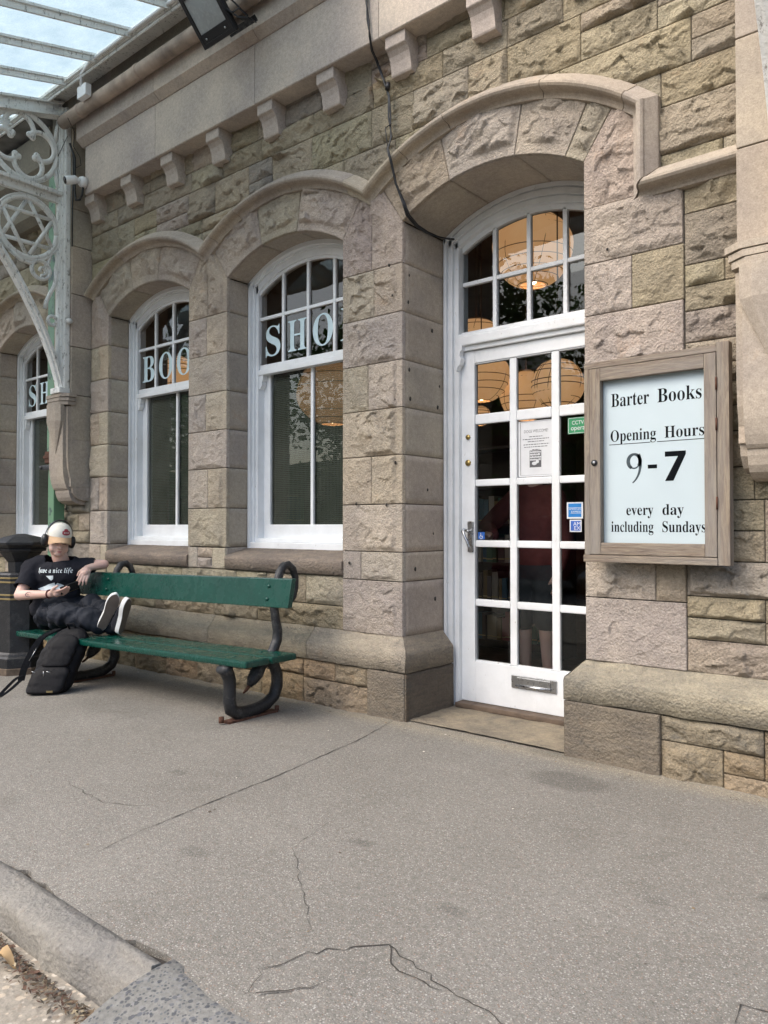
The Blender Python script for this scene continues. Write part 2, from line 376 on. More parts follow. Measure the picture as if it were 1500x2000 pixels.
# ================================================================= ground, kerb, road
def gz(x, y=0):
    return np.where(np.asarray(x, float) < -3, .006*(np.asarray(x, float)+3), 0.0)
def gzf(x): return float(gz(x))
def make_ground():
    s = MB(); s.box(-70, 70, -70, -3.2, -.35, -.13); o = s.build('ground', M['asphalt']); tag(o, 'grey asphalt yard beyond the kerb', 'ground', kind='structure')
    # pavement sheet, with a slightly ragged outer edge
    xs = np.concatenate([np.arange(-13, -4, .12), np.arange(-4, 1.6, .03)]); ys = np.concatenate([np.linspace(-2.45, -2.2, 10), np.linspace(-2.17, .6, 110)])
    X, Y = np.meshgrid(xs, ys, indexing='ij')
    edge = (vn(xs*6, xs*0, 3)-.5)*.05 + (vn(xs*22, xs*0+4, 5)-.5)*.03 - .012*np.clip((-1.75-xs)*3, 0, 1)
    edge = np.where(xs > -1.75, -.03, edge)
    wgt = np.clip((-2.17-Y)/.28, 0, 1); Y = Y + wgt*edge[:, None]*1.0
    Z = gz(X) + (fbm(X*3, Y*3, 8)-.5)*.012 - .012*wgt**3
    Z = Z + .012*np.clip((Y-.0)/.4, 0, 1)*0
    V = np.stack([X, Y, Z], 2)
    st = np.zeros(X.shape)
    wob = (fbm(X*7, Y*7, 21)-.5)*.35
    for (px, py, rx, ry, k) in ((-1.62, -.42, .20, .13, .55), (-1.75, -.10, .30, .06, .45), (-2.62, .02, .28, .07, .7), (-.62, -1.05, .05, .03, .8), (-3.1, -1.5, .06, .035, .5), (-1.9, -1.55, .05, .03, .55), (-2.3, -2.0, .07, .04, .45), (-4.6, -.9, .5, .25, .18), (-1.35, -1.75, .06, .025, .5), (-.9, -1.3, .04, .03, .5), (-5.2, -.55, 1.0, .35, .22)):
        d = np.hypot((X-px)/rx, (Y-py)/ry)+wob; st = np.maximum(st, k*(1-sst(.7, 1.15, d)))
    sand = np.clip(1-(np.abs(Y+.13))/.16+wob*1.5, 0, 1)*np.clip((Y+.4)*4, 0, 1)*.8
    cc3 = (1-.5*st)[..., None]*(1+sand[..., None]*np.array((.38, .30, .12)))
    s = MB(); s.grid(V); s.c[0][:, :3] = cc3.reshape(-1, 3)
    E0 = V[:, 0]; E1 = E0.copy(); E1[:, 2] -= .2; s.grid(np.stack([E1, E0], 1), smooth=False)
    pv = s.build('pavement', M['pave']); tag(pv, 'speckled exposed aggregate pavement outside the bookshop', 'pavement', kind='structure')
    # cracks: ragged ribbons a hair above the pavement
    def crack(pts, wdt, seed, jag=.02):
        rng = random.Random(seed); P = []
        for (a, b) in zip(pts[:-1], pts[1:]):
            d = math.dist(a, b); n = max(2, int(d/.03))
            for i in range(n):
                t = i/n; P.append((a[0]+(b[0]-a[0])*t+rng.uniform(-jag, jag)*.6, a[1]+(b[1]-a[1])*t+rng.uniform(-jag, jag)*.6))
        P.append(pts[-1]); L = []; Rr = []
        for i, p in enumerate(P):
            q = P[min(i+1, len(P)-1)]; o = P[max(i-1, 0)]; dx, dy = q[0]-o[0], q[1]-o[1]; l = math.hypot(dx, dy)+1e-9
            ww = wdt*rng.uniform(.35, 1.5)*min(1, .25+4*min(i, len(P)-1-i)/len(P)); nx, ny = -dy/l*ww, dx/l*ww
            for S, k in ((L, 1), (Rr, -1)):
                x, y = p[0]+nx*k, p[1]+ny*k; zz = gzf(x)+(float(fbm(x*3, y*3, 8))-.5)*.012+.0022; S.append((x, y, zz))
        mb.grid(np.stack([np.array(L), np.array(Rr)], 1), smooth=False, flip=True)
    mb = MB()
    crack([(-1.50, -2.44), (-1.56, -2.32), (-1.51, -2.17), (-1.37, -2.02), (-1.25, -2.06), (-1.14, -2.09), (-.95, -2.11), (-.6, -2.2)], .0018, 1)
    crack([(-1.50, -2.42), (-1.40, -2.30), (-1.38, -2.24)], .002, 2); crack([(-1.37, -2.02), (-1.30, -2.10), (-1.14, -2.10)], .002, 3)
    crack([(-1.51, -2.17), (-1.80, -1.95), (-2.05, -1.75), (-2.15, -1.4)], .0008, 4, .012); crack([(-.54, -1.76), (-.55, -1.68), (-.3, -1.62)], .002, 5, .006)
    pass
    crack([(-2.56, -2.25), (-2.62, -2.02), (-2.70, -1.26), (-2.80, -.6), (-2.92, -.12)], .0022, 7, .004)
    crack([(-3.4, -1.9), (-3.0, -1.95), (-2.75, -1.8)], .0013, 8); crack([(-1.2, -2.35), (-1.12, -2.25)], .002, 9, .01)
    mb.build('crack', M['crack'], pv)
    mb = MB()   # dark gap along the kerb
    xs = np.linspace(-13, -1.75, 300); e0 = -2.47+(vn(xs*9, xs*0, 1)-.5)*.012; e1 = np.full_like(xs, -2.40)
    mb.grid(np.stack([np.stack([xs, e0, gz(xs)-.035], 1), np.stack([xs, e1, gz(xs)-.03], 1)], 1), flip=True); mb.build('gap', M['crack'], pv)
    # kerb stones with a rounded, chipped outer edge
    kb = None
    def kerb(x0, x1, mat, name, seed, drop=0):
        n = max(6, int((x1-x0)/.025)); xs = np.linspace(x0, x1, n); prof = [(-2.465, -.10), (-2.466, -.02), (-2.470, -.004), (-2.50, 0), (-2.54, -.002), (-2.570, -.005), (-2.588, -.014), (-2.600, -.040), (-2.612, -.085), (-2.62, -.2)]
        if drop: prof = [(-2.40, -.06), (-2.44, -.012), (-2.50, -.010), (-2.56, -.014), (-2.63, -.028), (-2.70, -.048), (-2.80, -.072), (-2.92, -.095), (-3.05, -.115), (-3.1, -.2)]
        V = np.zeros((n, len(prof), 3))
        for j, (y, z) in enumerate(prof):
            k = (fbm(xs*5, xs*0+j*.7, seed)-.5); chip = np.clip((vn(xs*3.2, xs*0+.2*j, seed+9)-.52)*4, 0, 1)*(j > 3)*(j < 9)+(vn(xs*17, xs*0+j*.5, seed+3)-.5)*.55*(j > 4)+(vn(xs*48, xs*0+j*1.5, seed+5)-.5)*.25*(j > 4)
            V[:, j, 0] = xs; V[:, j, 1] = y + k*.014 + chip*.035; V[:, j, 2] = z + gz(xs) + k*.008 - chip*.018
        s = MB(); c = np.array((.235, .228, .212))*random.Random(seed).uniform(.85, 1.1); s.grid(V, c, flip=False)
        s.add(np.concatenate([V[0], ]), [tuple(range(len(prof)))], c); s.add(V[-1], [tuple(range(len(prof)-1, -1, -1))], c)
        return s.build(name, mat)
    x = -1.80; seed = 20
    while x > -13:
        L = random.Random(seed).uniform(.95, 1.35); o = kerb(x-L+.006, x, M['kerb'], 'kerb', seed); x -= L; seed += 1
        tag(o, 'grey stone kerb with a chipped rounded edge along the pavement', 'kerb', kind='structure')
    o = kerb(-1.795, 1.6, M['infill'], 'kerb', 77, 1); tag(o, 'grey concrete kerb infill full of dark chippings', 'kerb', kind='structure')
    xs = np.arange(-13, 1.6, .06); ys = np.linspace(-6.2, -2.6, 50); X, Y = np.meshgrid(xs, ys, indexing='ij')
    Z = -.098+gz(X)+(fbm(X*4, Y*4, 5)-.5)*.014; s = MB(); s.grid(np.stack([X, Y, Z], 2)); o = s.build('road', M['road']); tag(o, 'pale pebbly road surface beside the kerb', 'road', kind='structure')
    # litter of dry leaves and moss lying in the gutter
    rng = random.Random(4); s = MB()
    for i in range(3200):
        x = rng.uniform(-4.6, -1.45); y = -2.636-abs(rng.gauss(0, .026))+.008*math.sin(x*7); z = -.088+gzf(x)+abs(rng.gauss(0, .006))
        a = rng.uniform(0, 6.3); L = rng.uniform(.004, .013); wd = L*rng.uniform(.15, .6); t = rng.uniform(-.6, .6)
        d = np.array((math.cos(a), math.sin(a), t))*L; e = np.array((-math.sin(a), math.cos(a), rng.uniform(-.5, .5)))*wd; c = np.array((x, y, z+.003))
        k = rng.random(); col = (.10, .055, .035) if k < .45 else (.14, .10, .06) if k < .75 else (.06, .05, .035) if k < .95 else (.34, .28, .18)
        s.add([c-d, c+e*.9, c+d, c-e], [(0, 1, 2, 3)], col)
    for i in range(260):     # grit and bits scattered over the pavement, thicker by the wall
        x = rng.uniform(-6, .3); y = -.12-abs(rng.gauss(0, .10)) if i % 2 else rng.uniform(-2.4, -.1); L = rng.uniform(.003, .009); a = rng.uniform(0, 6.3); d = np.array((math.cos(a), math.sin(a), 0))*L; e = np.array((-math.sin(a), math.cos(a), rng.uniform(-.2, .5)))*L*rng.uniform(.3, .8); c = np.array((x, y, gzf(x)+(float(fbm(x*3, y*3, 8))-.5)*.012+.003))
        k = rng.random(); s.add([c-d, c+e, c+d, c-e], [(0, 1, 2, 3)], (.08, .06, .045) if k < .5 else (.5, .46, .4) if k < .75 else (.22, .15, .08))
    g = NG('leaf litter'); g.set(vcol(g), .9); o = s.build('leaf_litter', g.m); tag(o, 'brown moss, crumbled dry leaves and grit lying in the gutter and on the pavement', 'leaf litter', kind='stuff')
    def curl_leaf(x, y, a, L, col, lab):
        s = MB(); n = 9
        for sgn in (1,):
            U, Vv = np.meshgrid(np.linspace(0, 1, n), np.linspace(-1, 1, 7), indexing='ij'); wd = L*.26*np.sin(np.pi*U**.8)*(1+.2*np.sin(U*20))
            lx = U*L; ly = Vv*wd; lz = .012*np.abs(Vv)*np.sin(np.pi*U)*2+.016*np.sin(U*5)+.006
            V = np.stack([x+lx*math.cos(a)-ly*math.sin(a), y+lx*math.sin(a)+ly*math.cos(a), lz-.085+gzf(x)], 2); s.grid(V, col)
        gg = bpy.data.materials.get('leaf litter'); o = s.build('dry_leaf', gg); tag(o, lab, 'leaf', 'dry leaves fallen in the gutter')
    curl_leaf(-2.29, -2.70, .5, .075, (.42, .29, .15), 'curled tan dry leaf lying in the gutter beside the kerb')
    curl_leaf(-2.33, -2.735, 2.4, .055, (.46, .36, .22), 'thin straw coloured leaf beside the curled tan leaf')
    return pv
pavement = make_ground()

# ================================================================= the stone building
bld = empty('station_building', (0, 0, 0), 'old sandstone station building with arched windows and a glazed white door', 'building')
ZC, RI, RH = 2.14, 1.09, 1.48           # centre height, intrados radius, hood mould outer radius
OPEN = {'far': -7.93, 'left': -5.706, 'right': -4.03, 'door': -2.332}; HW = .60
HALF = math.asin(HW/RI)
def patch(acc, base, nrm, nu, nv, h=None, col=(.4, .3, .25), skirt=.03, smooth=True, jit=0):
    u = np.linspace(0, 1, nu); v = np.linspace(0, 1, nv); U, V = np.meshgrid(u, v, indexing='ij')
    P = base(U, V); n = np.asarray(nrm(U, V) if callable(nrm) else np.broadcast_to(np.array(nrm, float), P.shape))
    if h is not None: P = P + n*h(P, U, V)[..., None]
    Pp = np.pad(P, ((1, 1), (1, 1), (0, 0)), mode='edge'); nn = np.pad(n, ((1, 1), (1, 1), (0, 0)), mode='edge')
    m = np.ones(Pp.shape[:2]); m[1:-1, 1:-1] = 0; Pp = Pp - nn*(m*skirt)[..., None]
    # orientation: grid normal along du x dv; flip if against nrm
    du = P[-1, 0]-P[0, 0]; dv = P[0, -1]-P[0, 0]; fl = np.dot(np.cross(du, dv), n[nu//2, nv//2]) < 0
    acc.grid(Pp, col, smooth, flip=bool(fl)); return P
def ruled(L, R, y=0.0):
    """L, R polylines [(x,z),...] sampled by v; u goes from L to R"""
    def lerp(Q, v):
        Q = np.array(Q, float); d = np.r_[0, np.cumsum(np.hypot(*np.diff(Q, axis=0).T))]; t = v*d[-1]
        return np.interp(t, d, Q[:, 0]), np.interp(t, d, Q[:, 1])
    def f(U, V):
        lx, lz = lerp(L, V); rx, rz = lerp(R, V); return np.stack([lx*(1-U)+rx*U, np.full(U.shape, y), lz*(1-U)+rz*U], -1)
    return f
def rockface(seed, amp, W, H, marg=(0, 0, 0, 0), rough=1.0, clip=None):
    """height field of a quarry-faced stone: broken planes, a bulge and drafted margins (u0,u1,v0,v1 in metres)"""
    rng = random.Random(seed); pl = []
    for k in range(6): pl.append((rng.uniform(.45, 1.15), rng.uniform(-1.5, 1.5), rng.uniform(-1.3, 1.3)))
    ph = rng.uniform(0, 50); bw = rng.uniform(.018, .045); tz = rng.uniform(-.25, .5)
    npt = max(5, int(W*H/.0042)); pts = [(rng.random(), rng.random(), rng.gauss(0, 1), rng.gauss(0, 1), rng.gauss(0, 1)) for _ in range(min(npt, 60))]; sh = rng.uniform(-.6, .6)
    def h(P, U, V):
        X, Z = P[..., 0], P[..., 2]; Xs, Zs = X+ph, Z+ph*.37
        wx = (fbm(Xs*18, Zs*18, seed)-.5)*.05; wz = (fbm(Xs*18+7, Zs*18, seed+1)-.5)*.05
        u = U+wx/W*1.2-.5; v = V+wz/H*1.2-.5
        b = np.full(U.shape, 1.15)
        for c, gx, gy in pl: b = np.minimum(b, c + gx*u*min(1, W*4) + gy*v*min(1, H*6))
        b = b + (fbm(Xs*6, Zs*8, seed+2, 2)-.5)*.7 - tz*v
        # broken facets: each vertex takes the tilted plane of its nearest fracture centre
        xm, zm = (u+.5)*W, (v+.5)*H; best = np.full(U.shape, 9e9); loc = np.zeros(U.shape)
        for (a_, b_, g1, g2, o_) in pts:
            dx, dz = xm-a_*W, zm-b_*H; d2 = ((dx+sh*dz)*.75)**2+(dz*1.25)**2; k = d2 < best
            best = np.where(k, d2, best); loc = np.where(k, g1*dx*.16+g2*dz*.18+o_*.0045, loc)
        b = np.clip(b, .05, 1.35)
        dist = np.minimum(np.minimum((U*W-marg[0]), ((1-U)*W-marg[1])), np.minimum((V*H-marg[2]), ((1-V)*H-marg[3])))
        dist = dist + (fbm(Xs*22, Zs*22, seed+3)-.5)*.022
        e = sst(0.0, bw*.8, dist)
        q = amp*1.1*e*b + e*min(1, amp/.03)*rough*(loc*.78 + (fbm(Xs*48, Zs*60, seed+4, 3)-.5)*.008)
        q = np.maximum(q, -.003)
        if clip is not None: q = q - .14*clip(X, Z)
        return q
    return h
def flat(seed, amp=.003):
    def h(P, U, V): return (fbm(P[..., 0]*6+P[..., 1]*6+seed, P[..., 2]*6, seed)-.5)*amp
    return h
PINK = np.array((.415, .360, .300)); TAN = np.array((.345, .302, .226)); GREY = np.array((.255, .232, .195))
def tint(base, rng, v=.12):
    k = rng.uniform(1-v, 1+v); w_ = min(1, v/.1); return np.clip(np.array(base)*k*np.array((1+w_*rng.uniform(-.03, .04), 1, 1+w_*rng.uniform(-.08, .06))), 0, 1)
RES = lambda x: .006 if x > -3.6 else (.0085 if x > -5.5 else .012)
rngS = random.Random(11); SEED = [100]
def sd(): SEED[0] += 13; return SEED[0]
def hood_top(x):
    b = -9e9
    for k, xc in OPEN.items():
        d = RH*RH-(x-xc)**2
        if d > 0: b = max(b, ZC+math.sqrt(d))
    if -1.34 > x > -1.735: pass
    return b
def ht_arr(X):
    b = np.full(X.shape, -9.0)
    for k, xc in OPEN.items():
        d = RH*RH-(X-xc)**2; b = np.maximum(b, np.where((d > 0), ZC+np.sqrt(np.maximum(d, 0)), -9))
    b = np.where(X > -1.35, -9, b); b = np.where((X < -6.6) & (X > -6.95), -9, b)
    return b
def clip_hood(X, Z): return ((Z < ht_arr(X)-.03) & (Z > 2.8)).astype(float)
J = .0026
dressed, ashlar, rub, core = MB(), MB(), MB(), MB()
def block(x0, x1, z0, z1, amp=.03, marg=(0, 0, 0, 0), base=PINK, y=-.008, acc=None, clip=None, v=.1):
    r = RES((x0+x1)/2); nu = max(4, int((x1-x0)/r)); nv = max(4, int((z1-z0)/r))
    jl = 0 if marg[0] > .03 else J; jr = 0 if marg[1] > .03 else J
    patch(acc or dressed, ruled([(x0+jl, z0+J), (x0+jl, z1-J)], [(x1-jr, z0+J), (x1-jr, z1-J)], y), (0, -1, 0), nu, nv, rockface(sd(), amp*.82*rngS.uniform(.6, 1.2), x1-x0, z1-z0, marg, rngS.uniform(.5, 1.0), clip=clip), tint(base, rngS, v))
def jamb(x, z0, z1, y0, y1, face, base=PINK):
    """smooth reveal stone, face=+1 looks to +X"""
    c = tint(np.array(base)*.93, rngS, .06)
    x = x-.0025*face; y0 = .004
    patch(ashlar, lambda U, V: np.stack([np.full(U.shape, x), y0+(y1-y0)*U, z0+J+(z1-z0-2*J)*V], -1), (face, 0, 0), 8, 8, flat(sd()), c)
# ---- courses of the piers
ZS = [.487, .825, 1.007, 1.305, 1.61, 1.903, 2.197, 2.495, 2.796]
DEP = {'far': .21, 'left': .21, 'right': .21, 'door': .45}
def springer(xj, xv, side):
    """from the jamb arris to the joint under the hood valley; side=+1 when the block lies left of the opening"""
    xc = xj + side*HW; a = HALF; ox = xc - side*1.40*math.sin(a); oz = ZC+1.40*math.cos(a); zv = ZC+math.sqrt(max(.05, 1.40**2-(xv-xc)**2)) if abs(xv-xc) < 1.39 else 3.2
    Lp = [(xj, 2.796+J), (xj, ZC+RI*math.cos(a)), (ox-side*.004, oz)]; Rp = [(xv+side*J, 2.796+J), (xv+side*J, min(zv, 3.28))]
    W = abs(xj-xv)+.02; H = .46; r = RES(xj); mg = (.042, 0, 0, 0)
    patch(dressed, ruled(Lp, Rp, -.008), (0, -1, 0), max(6, int(W/r)), int(H/r), rockface(sd(), .030, W, H, mg, .75), tint(PINK, rngS))
def pier(xl, xr, left_is_opening, right_is_opening, zs, xv=None):
    for i, (z0, z1) in enumerate(zip(zs[:-1], zs[1:])):
        ml = .045 if left_is_opening else 0; mr = .045 if right_is_opening else 0
        if i % 2 == 0 or z1-z0 < .2:
            if z1-z0 < .2: m = xl+(xr-xl)*.3; block(xl, m, z0, z1, .004, (ml, 0, 0, 0)); block(m, xr, z0, z1, .03, (0, mr, 0, 0))
            else: block(xl, xr, z0, z1, .036, (ml, mr, 0, 0))
        else:
            m = xl+(xr-xl)*rngS.uniform(.44, .54); block(xl, m, z0, z1, .036, (ml, 0, 0, 0)); block(m, xr, z0, z1, .036, (0, mr, 0, 0))
pier(-3.43, -2.932, True, True, [2.796, 2.495, 2.197, 1.903, 1.61, 1.305, 1.007][::-1])
block(-3.43, -3.27, .825, 1.007, .004, (.0, 0, 0, 0)); block(-3.27, -2.932, .825, 1.007, .03, (0, .045, 0, 0)); block(-3.43, -2.932, .487, .825, .03, (0, .045, 0, 0))
pier(-5.106, -4.63, True, True, ZS[2:])
pier(-6.60, -6.306, False, True, ZS[2:])
def quoins(xe, side, zs, longs, shorts):
    """alternating long and short stones beside an opening; side=+1 extends to +X"""
    for i, (z0, z1) in enumerate(zip(zs[:-1], zs[1:])):
        L = longs if i % 2 == 0 else shorts
        x0, x1 = (xe, xe+L) if side > 0 else (xe-L, xe)
        block(x0, x1, z0, z1, .034, (.045, 0, 0, 0) if side > 0 else (0, .045, 0, 0))
ZQ = [.487, .808, 1.005, 1.30, 1.62, 1.985, 2.244, 2.51, 2.80]
QL = [.505, .36, .25, .50, .25, .50, .25, .50]
for (z0, z1, L) in zip(ZQ[:-1], ZQ[1:], QL):
    if L < .5: block(-1.732+L, -1.228, z0, z1, .036, (0, 0, 0, 0), TAN)
    block(-1.732, -1.732+L, z0, z1, .014 if z1 < .9 else .036, (.045, 0, 0, 0))
quoins(-8.53, -1, ZS[2:], .42, .22); quoins(-7.33, 1, ZS[2:], .38, .22)
for k, xc in OPEN.items():
    dp = DEP[k]; zs = [.42]+ZS if k == 'door' else [.93]+ZS[2:]
    if k == 'door': zs = [0.0, .487]+ZS[1:]
    zs = zs+[ZC+RI*math.cos(HALF)]
    zr = ZQ[:-1]+[2.80, ZC+RI*math.cos(HALF)] if k == 'door' else zs
    for z0, z1 in zip(zs[:-1], zs[1:]): jamb(xc-HW, z0, z1, -.008, dp, 1)
    for z0, z1 in zip(zr[:-1], zr[1:]): jamb(xc+HW, z0, z1, -.008, dp, -1)
    # voussoirs and their soffits
    cuts = [-HALF, R_(-11), R_(8.5), HALF] if k != 'door' else [-HALF, R_(-13), R_(10), R_(27), HALF]
    for a0, a1 in zip(cuts[:-1], cuts[1:]):
        da = .003
        def base(U, V, a0=a0, a1=a1, xc=xc):
            A = a0+da+(a1-a0-2*da)*U; r = RI+(1.40-RI)*V; return np.stack([xc+r*np.sin(A), np.full(U.shape, -.008), ZC+r*np.cos(A)], -1)
        W = (a1-a0)*1.25; r = RES(xc); patch(dressed, base, (0, -1, 0), max(8, int(W/r)), int(.31/r), rockface(sd(), .034, W, .31, (.012, .012, .048, 0)), tint(PINK, rngS))
        def sb(U, V, a0=a0, a1=a1, xc=xc, dp=dp):
            A = a0+da+(a1-a0-2*da)*U; return np.stack([xc+(RI+.0025)*np.sin(A), .004+(dp-.004)*V, ZC+(RI+.0025)*np.cos(A)], -1)
        def sn(U, V, a0=a0, a1=a1):
            A = a0+(a1-a0)*U; return np.stack([-np.sin(A), 0*A, -np.cos(A)], -1)
        patch(ashlar, sb, sn, 14, 8, flat(sd()), tint(PINK*.93, rngS, .06))
springer(-2.932, -3.181, 1); springer(-3.43, -3.181, -1); springer(-4.63, -4.868, 1); springer(-5.106, -4.868, -1); springer(-6.306, -6.60, 1)
springer(-1.732, -1.41, -1); springer(-8.53, -8.85, 1); springer(-7.33, -7.02, -1)
# ---- quarry-faced rubble in courses
def free(z0, z1, lo, hi):
    blk = []
    if z0 < 2.8:
        if z0 >= .83: blk.append((-8.75 if int(z0*7) % 2 else -8.95, -7.1)); blk.append((-6.62, -2.9)); blk.append((-2.95, -1.735+.0))
        else: blk.append((-3.43, -1.735))
        for (a, b, L) in zip(ZQ[:-1], ZQ[1:], QL):
            if a < z1-.02 and b > z0+.02: blk.append((-1.8, -1.228))
    else:
        for k, xc in OPEN.items():
            d = (RH-.05)**2-(z1-ZC)**2
            if d > 0: hw = math.sqrt(d); blk.append((xc-hw, xc+hw if k != 'door' else min(xc+hw, -1.39)))
        if z1 < 3.28: blk.append((-8.8, -7.1)); blk.append((-6.62, -1.39))
    blk.append((-6.97, -6.61)) if z0 > 1.38 else None
    iv = [(lo, hi)]
    for a, b in blk:
        nx = []
        for p, q in iv:
            if b <= p or a >= q: nx.append((p, q)); continue
            if a > p: nx.append((p, a))
            if b < q: nx.append((b, q))
        iv = nx
    return [t for t in iv if t[1]-t[0] > .03]
z = .487; courses = []
hts = [.155, .20, .165, .28, .15, .165, .23, .20, .15, .22, .245, .185, .16, .235, .17, .22, .25, .16, .23, .19, .2, .2, .2]
for hgt in hts:
    if z > 4.5: break
    z1 = min(z+hgt, 4.60); 
    if abs(z1-.842) < .06: z1 = .842
    if abs(z1-2.80) < .09: z1 = 2.80
    courses.append((z, z1)); z = z1
for z0, z1 in courses:
    for a, b in free(z0, z1, -10.6, 1.3):
        x = a
        while x < b-.01:
            L = rngS.choice([.26, .34, .44, .54, .68, .40]) * (1.15 if z1-z0 < .16 else 1)
            if b-(x+L) < .16: L = b-x
            base = TAN if rngS.random() < .84 else (GREY*1.12 if rngS.random() < .5 else PINK*.86)
            amp = .036 if z0 > .9 else .028
            base = np.array(base)*(1.0 if z0 > 1 else .95)
            def blk_(x0, x1, q0, q1):
                r = RES((x0+x1)/2)*1.0
                patch(rub, ruled([(x0+J, q0+J), (x0+J, q1-J)], [(x1-J, q0+J), (x1-J, q1-J)], 0), (0, -1, 0), max(5, int((x1-x0)/r)), max(5, int((q1-q0)/r)), rockface(sd(), amp*rngS.uniform(.65, 1.25), x1-x0, q1-q0, clip=clip_hood if q1 > 2.8 else None), tint(base, rngS, .11), .04)
            if z1-z0 > .19 and rngS.random() < .45:
                q = z0+(z1-z0)*rngS.uniform(.38, .62); blk_(x, x+L, z0, q)
                if L > .4 and rngS.random() < .5: k = x+L*rngS.uniform(.4, .6); blk_(x, k, q, z1); blk_(k, x+L, q, z1)
                else: blk_(x, x+L, q, z1)
            else: blk_(x, x+L, z0, z1)
            x += L
# ---- mortar backing with the openings left out
def backing(x0, x1, z0, z1, y=.010): core.add([(x0, y, z0), (x1, y, z0), (x1, y, z1), (x0, y, z1)], [(0, 1, 2, 3)])
xs = [-10.6]+sum([[OPEN[k]-HW, OPEN[k]+HW] for k in ('far', 'left', 'right', 'door')], [])+[1.3]
for a, b in zip(xs[0::2], xs[1::2]): backing(a, b, -.2, 4.7)
for k, xc in OPEN.items():
    if k != 'door': backing(xc-HW, xc+HW, -.2, .9)
    n = 24
    for i in range(n):
        a0, a1 = xc-HW+2*HW*i/n, xc-HW+2*HW*(i+1)/n; q0, q1 = [ZC+math.sqrt(RI*RI-(t-xc)**2) for t in (a0, a1)]
        core.add([(a0, .010, q0), (a1, .010, q1), (a1, .010, 4.7), (a0, .010, 4.7)], [(0, 1, 2, 3)])
core.build('mortar', M['mortar'], bld)
rub.build_split('rubble_wall', M['rubble'], bld, [-7.1]); dressed.build_split('dressed_stone', M['dressed'], bld, [-6.8, -4.868, -3.181, -1.9]); ashlar.build_split('reveal_stone', M['ashlar'], bld, [-6.8, -4.868, -3.181])
# ---- moulded hood running over the arches, then down and along as a string course
def sweep(mb, path, prof, col_fn, splits=(), closed_in=None):
    """prof: (t inward, y). path in (x,z), left to right; inward = right-hand side of travel"""
    P = np.array(path, float); n = len(P); D = np.diff(P, axis=0); D /= np.hypot(*D.T)[:, None]; N = np.stack([D[:, 1], -D[:, 0]], 1)
    B = np.zeros((n, 2)); B[0] = N[0]; B[-1] = N[-1]
    for i in range(1, n-1):
        b = N[i-1]+N[i]; b /= np.hypot(*b); B[i] = b/max(.25, b @ N[i])
    S = np.stack([np.concatenate([P+B*t], 0) for t, y in prof], 1)   # n x m x 2
    V = np.stack([S[..., 0], np.broadcast_to(np.array([y for t, y in prof]), S.shape[:2]), S[..., 1]], -1)
    d = np.r_[0, np.cumsum(np.hypot(*np.diff(P, axis=0).T))]
    cuts = [0]+[int(np.argmin(abs(d-s_))) for s_ in splits]+[n-1]
    for a, b in zip(cuts[:-1], cuts[1:]):
        if b-a < 1: continue
        W = V[a:b+1].copy(); g_ = .0022
        if b-a > 1:
            W[0] += (W[1]-W[0])*min(.4, g_/max(1e-6, np.linalg.norm(W[1, 0]-W[0, 0]))); W[-1] += (W[-2]-W[-1])*min(.4, g_/max(1e-6, np.linalg.norm(W[-2, 0]-W[-1, 0])))
        W[..., 1] += ((fbm(W[..., 0]*7, W[..., 2]*7, a)-.5)*.006)
        c = col_fn(); mb.grid(W, c, False, flip=True); m = W.shape[1]
        mb.add(W[0], [tuple(range(m))], c); mb.add(W[-1], [tuple(range(m-1, -1, -1))], c)
    return V
def arc(xc, r, xa, xb, n=46):
    a0, a1 = math.asin((xa-xc)/r), math.asin((xb-xc)/r); return [(xc+r*math.sin(a), ZC+r*math.cos(a)) for a in np.linspace(a0, a1, n)]
HP = [(-.008, .03), (-.008, -.030), (-.004, -.036), (.040, -.082), (.044, -.094), (.054, -.103), (.066, -.104), (.077, -.096), (.084, -.080), (.086, -.058), (.092, -.044), (.104, -.034), (.116, -.030), (.120, .03)]
hood = MB()
p0 = arc(-5.706, RH, -6.60, -4.868); p1 = arc(-4.03, RH, -4.868, -3.181); p2 = arc(-2.332, RH, -3.181, -1.345)
path = p0+p1[1:]+p2[1:]+[(-1.345, 3.1), (-1.345, 2.885), (-1.31, 2.885), (-1.2, 2.885), (-.93, 2.885)]
hc = lambda: tint(PINK*.90, rngS, .07)
sweep(hood, path, HP, hc, [.62, 1.25, 1.98, 2.3, 2.9, 3.5, 3.95, 4.3, 4.95, 5.5, 5.9, 6.35, 6.42])
sweep(hood, arc(-7.93, RH, -9.0, -6.95), HP, hc, [.5, 1.1, 1.6])
sweep(hood, [(-10.6, 2.885), (-9.6, 2.885), (-9.0, 2.885)], HP, hc, [.9]); sweep(hood, [(-.6, 2.885), (.3, 2.885), (1.3, 2.885)], HP, hc, [.9])
hood.build_split('hood_mould', M['ashlar'], bld, [-9.0, -6.8, -.9])
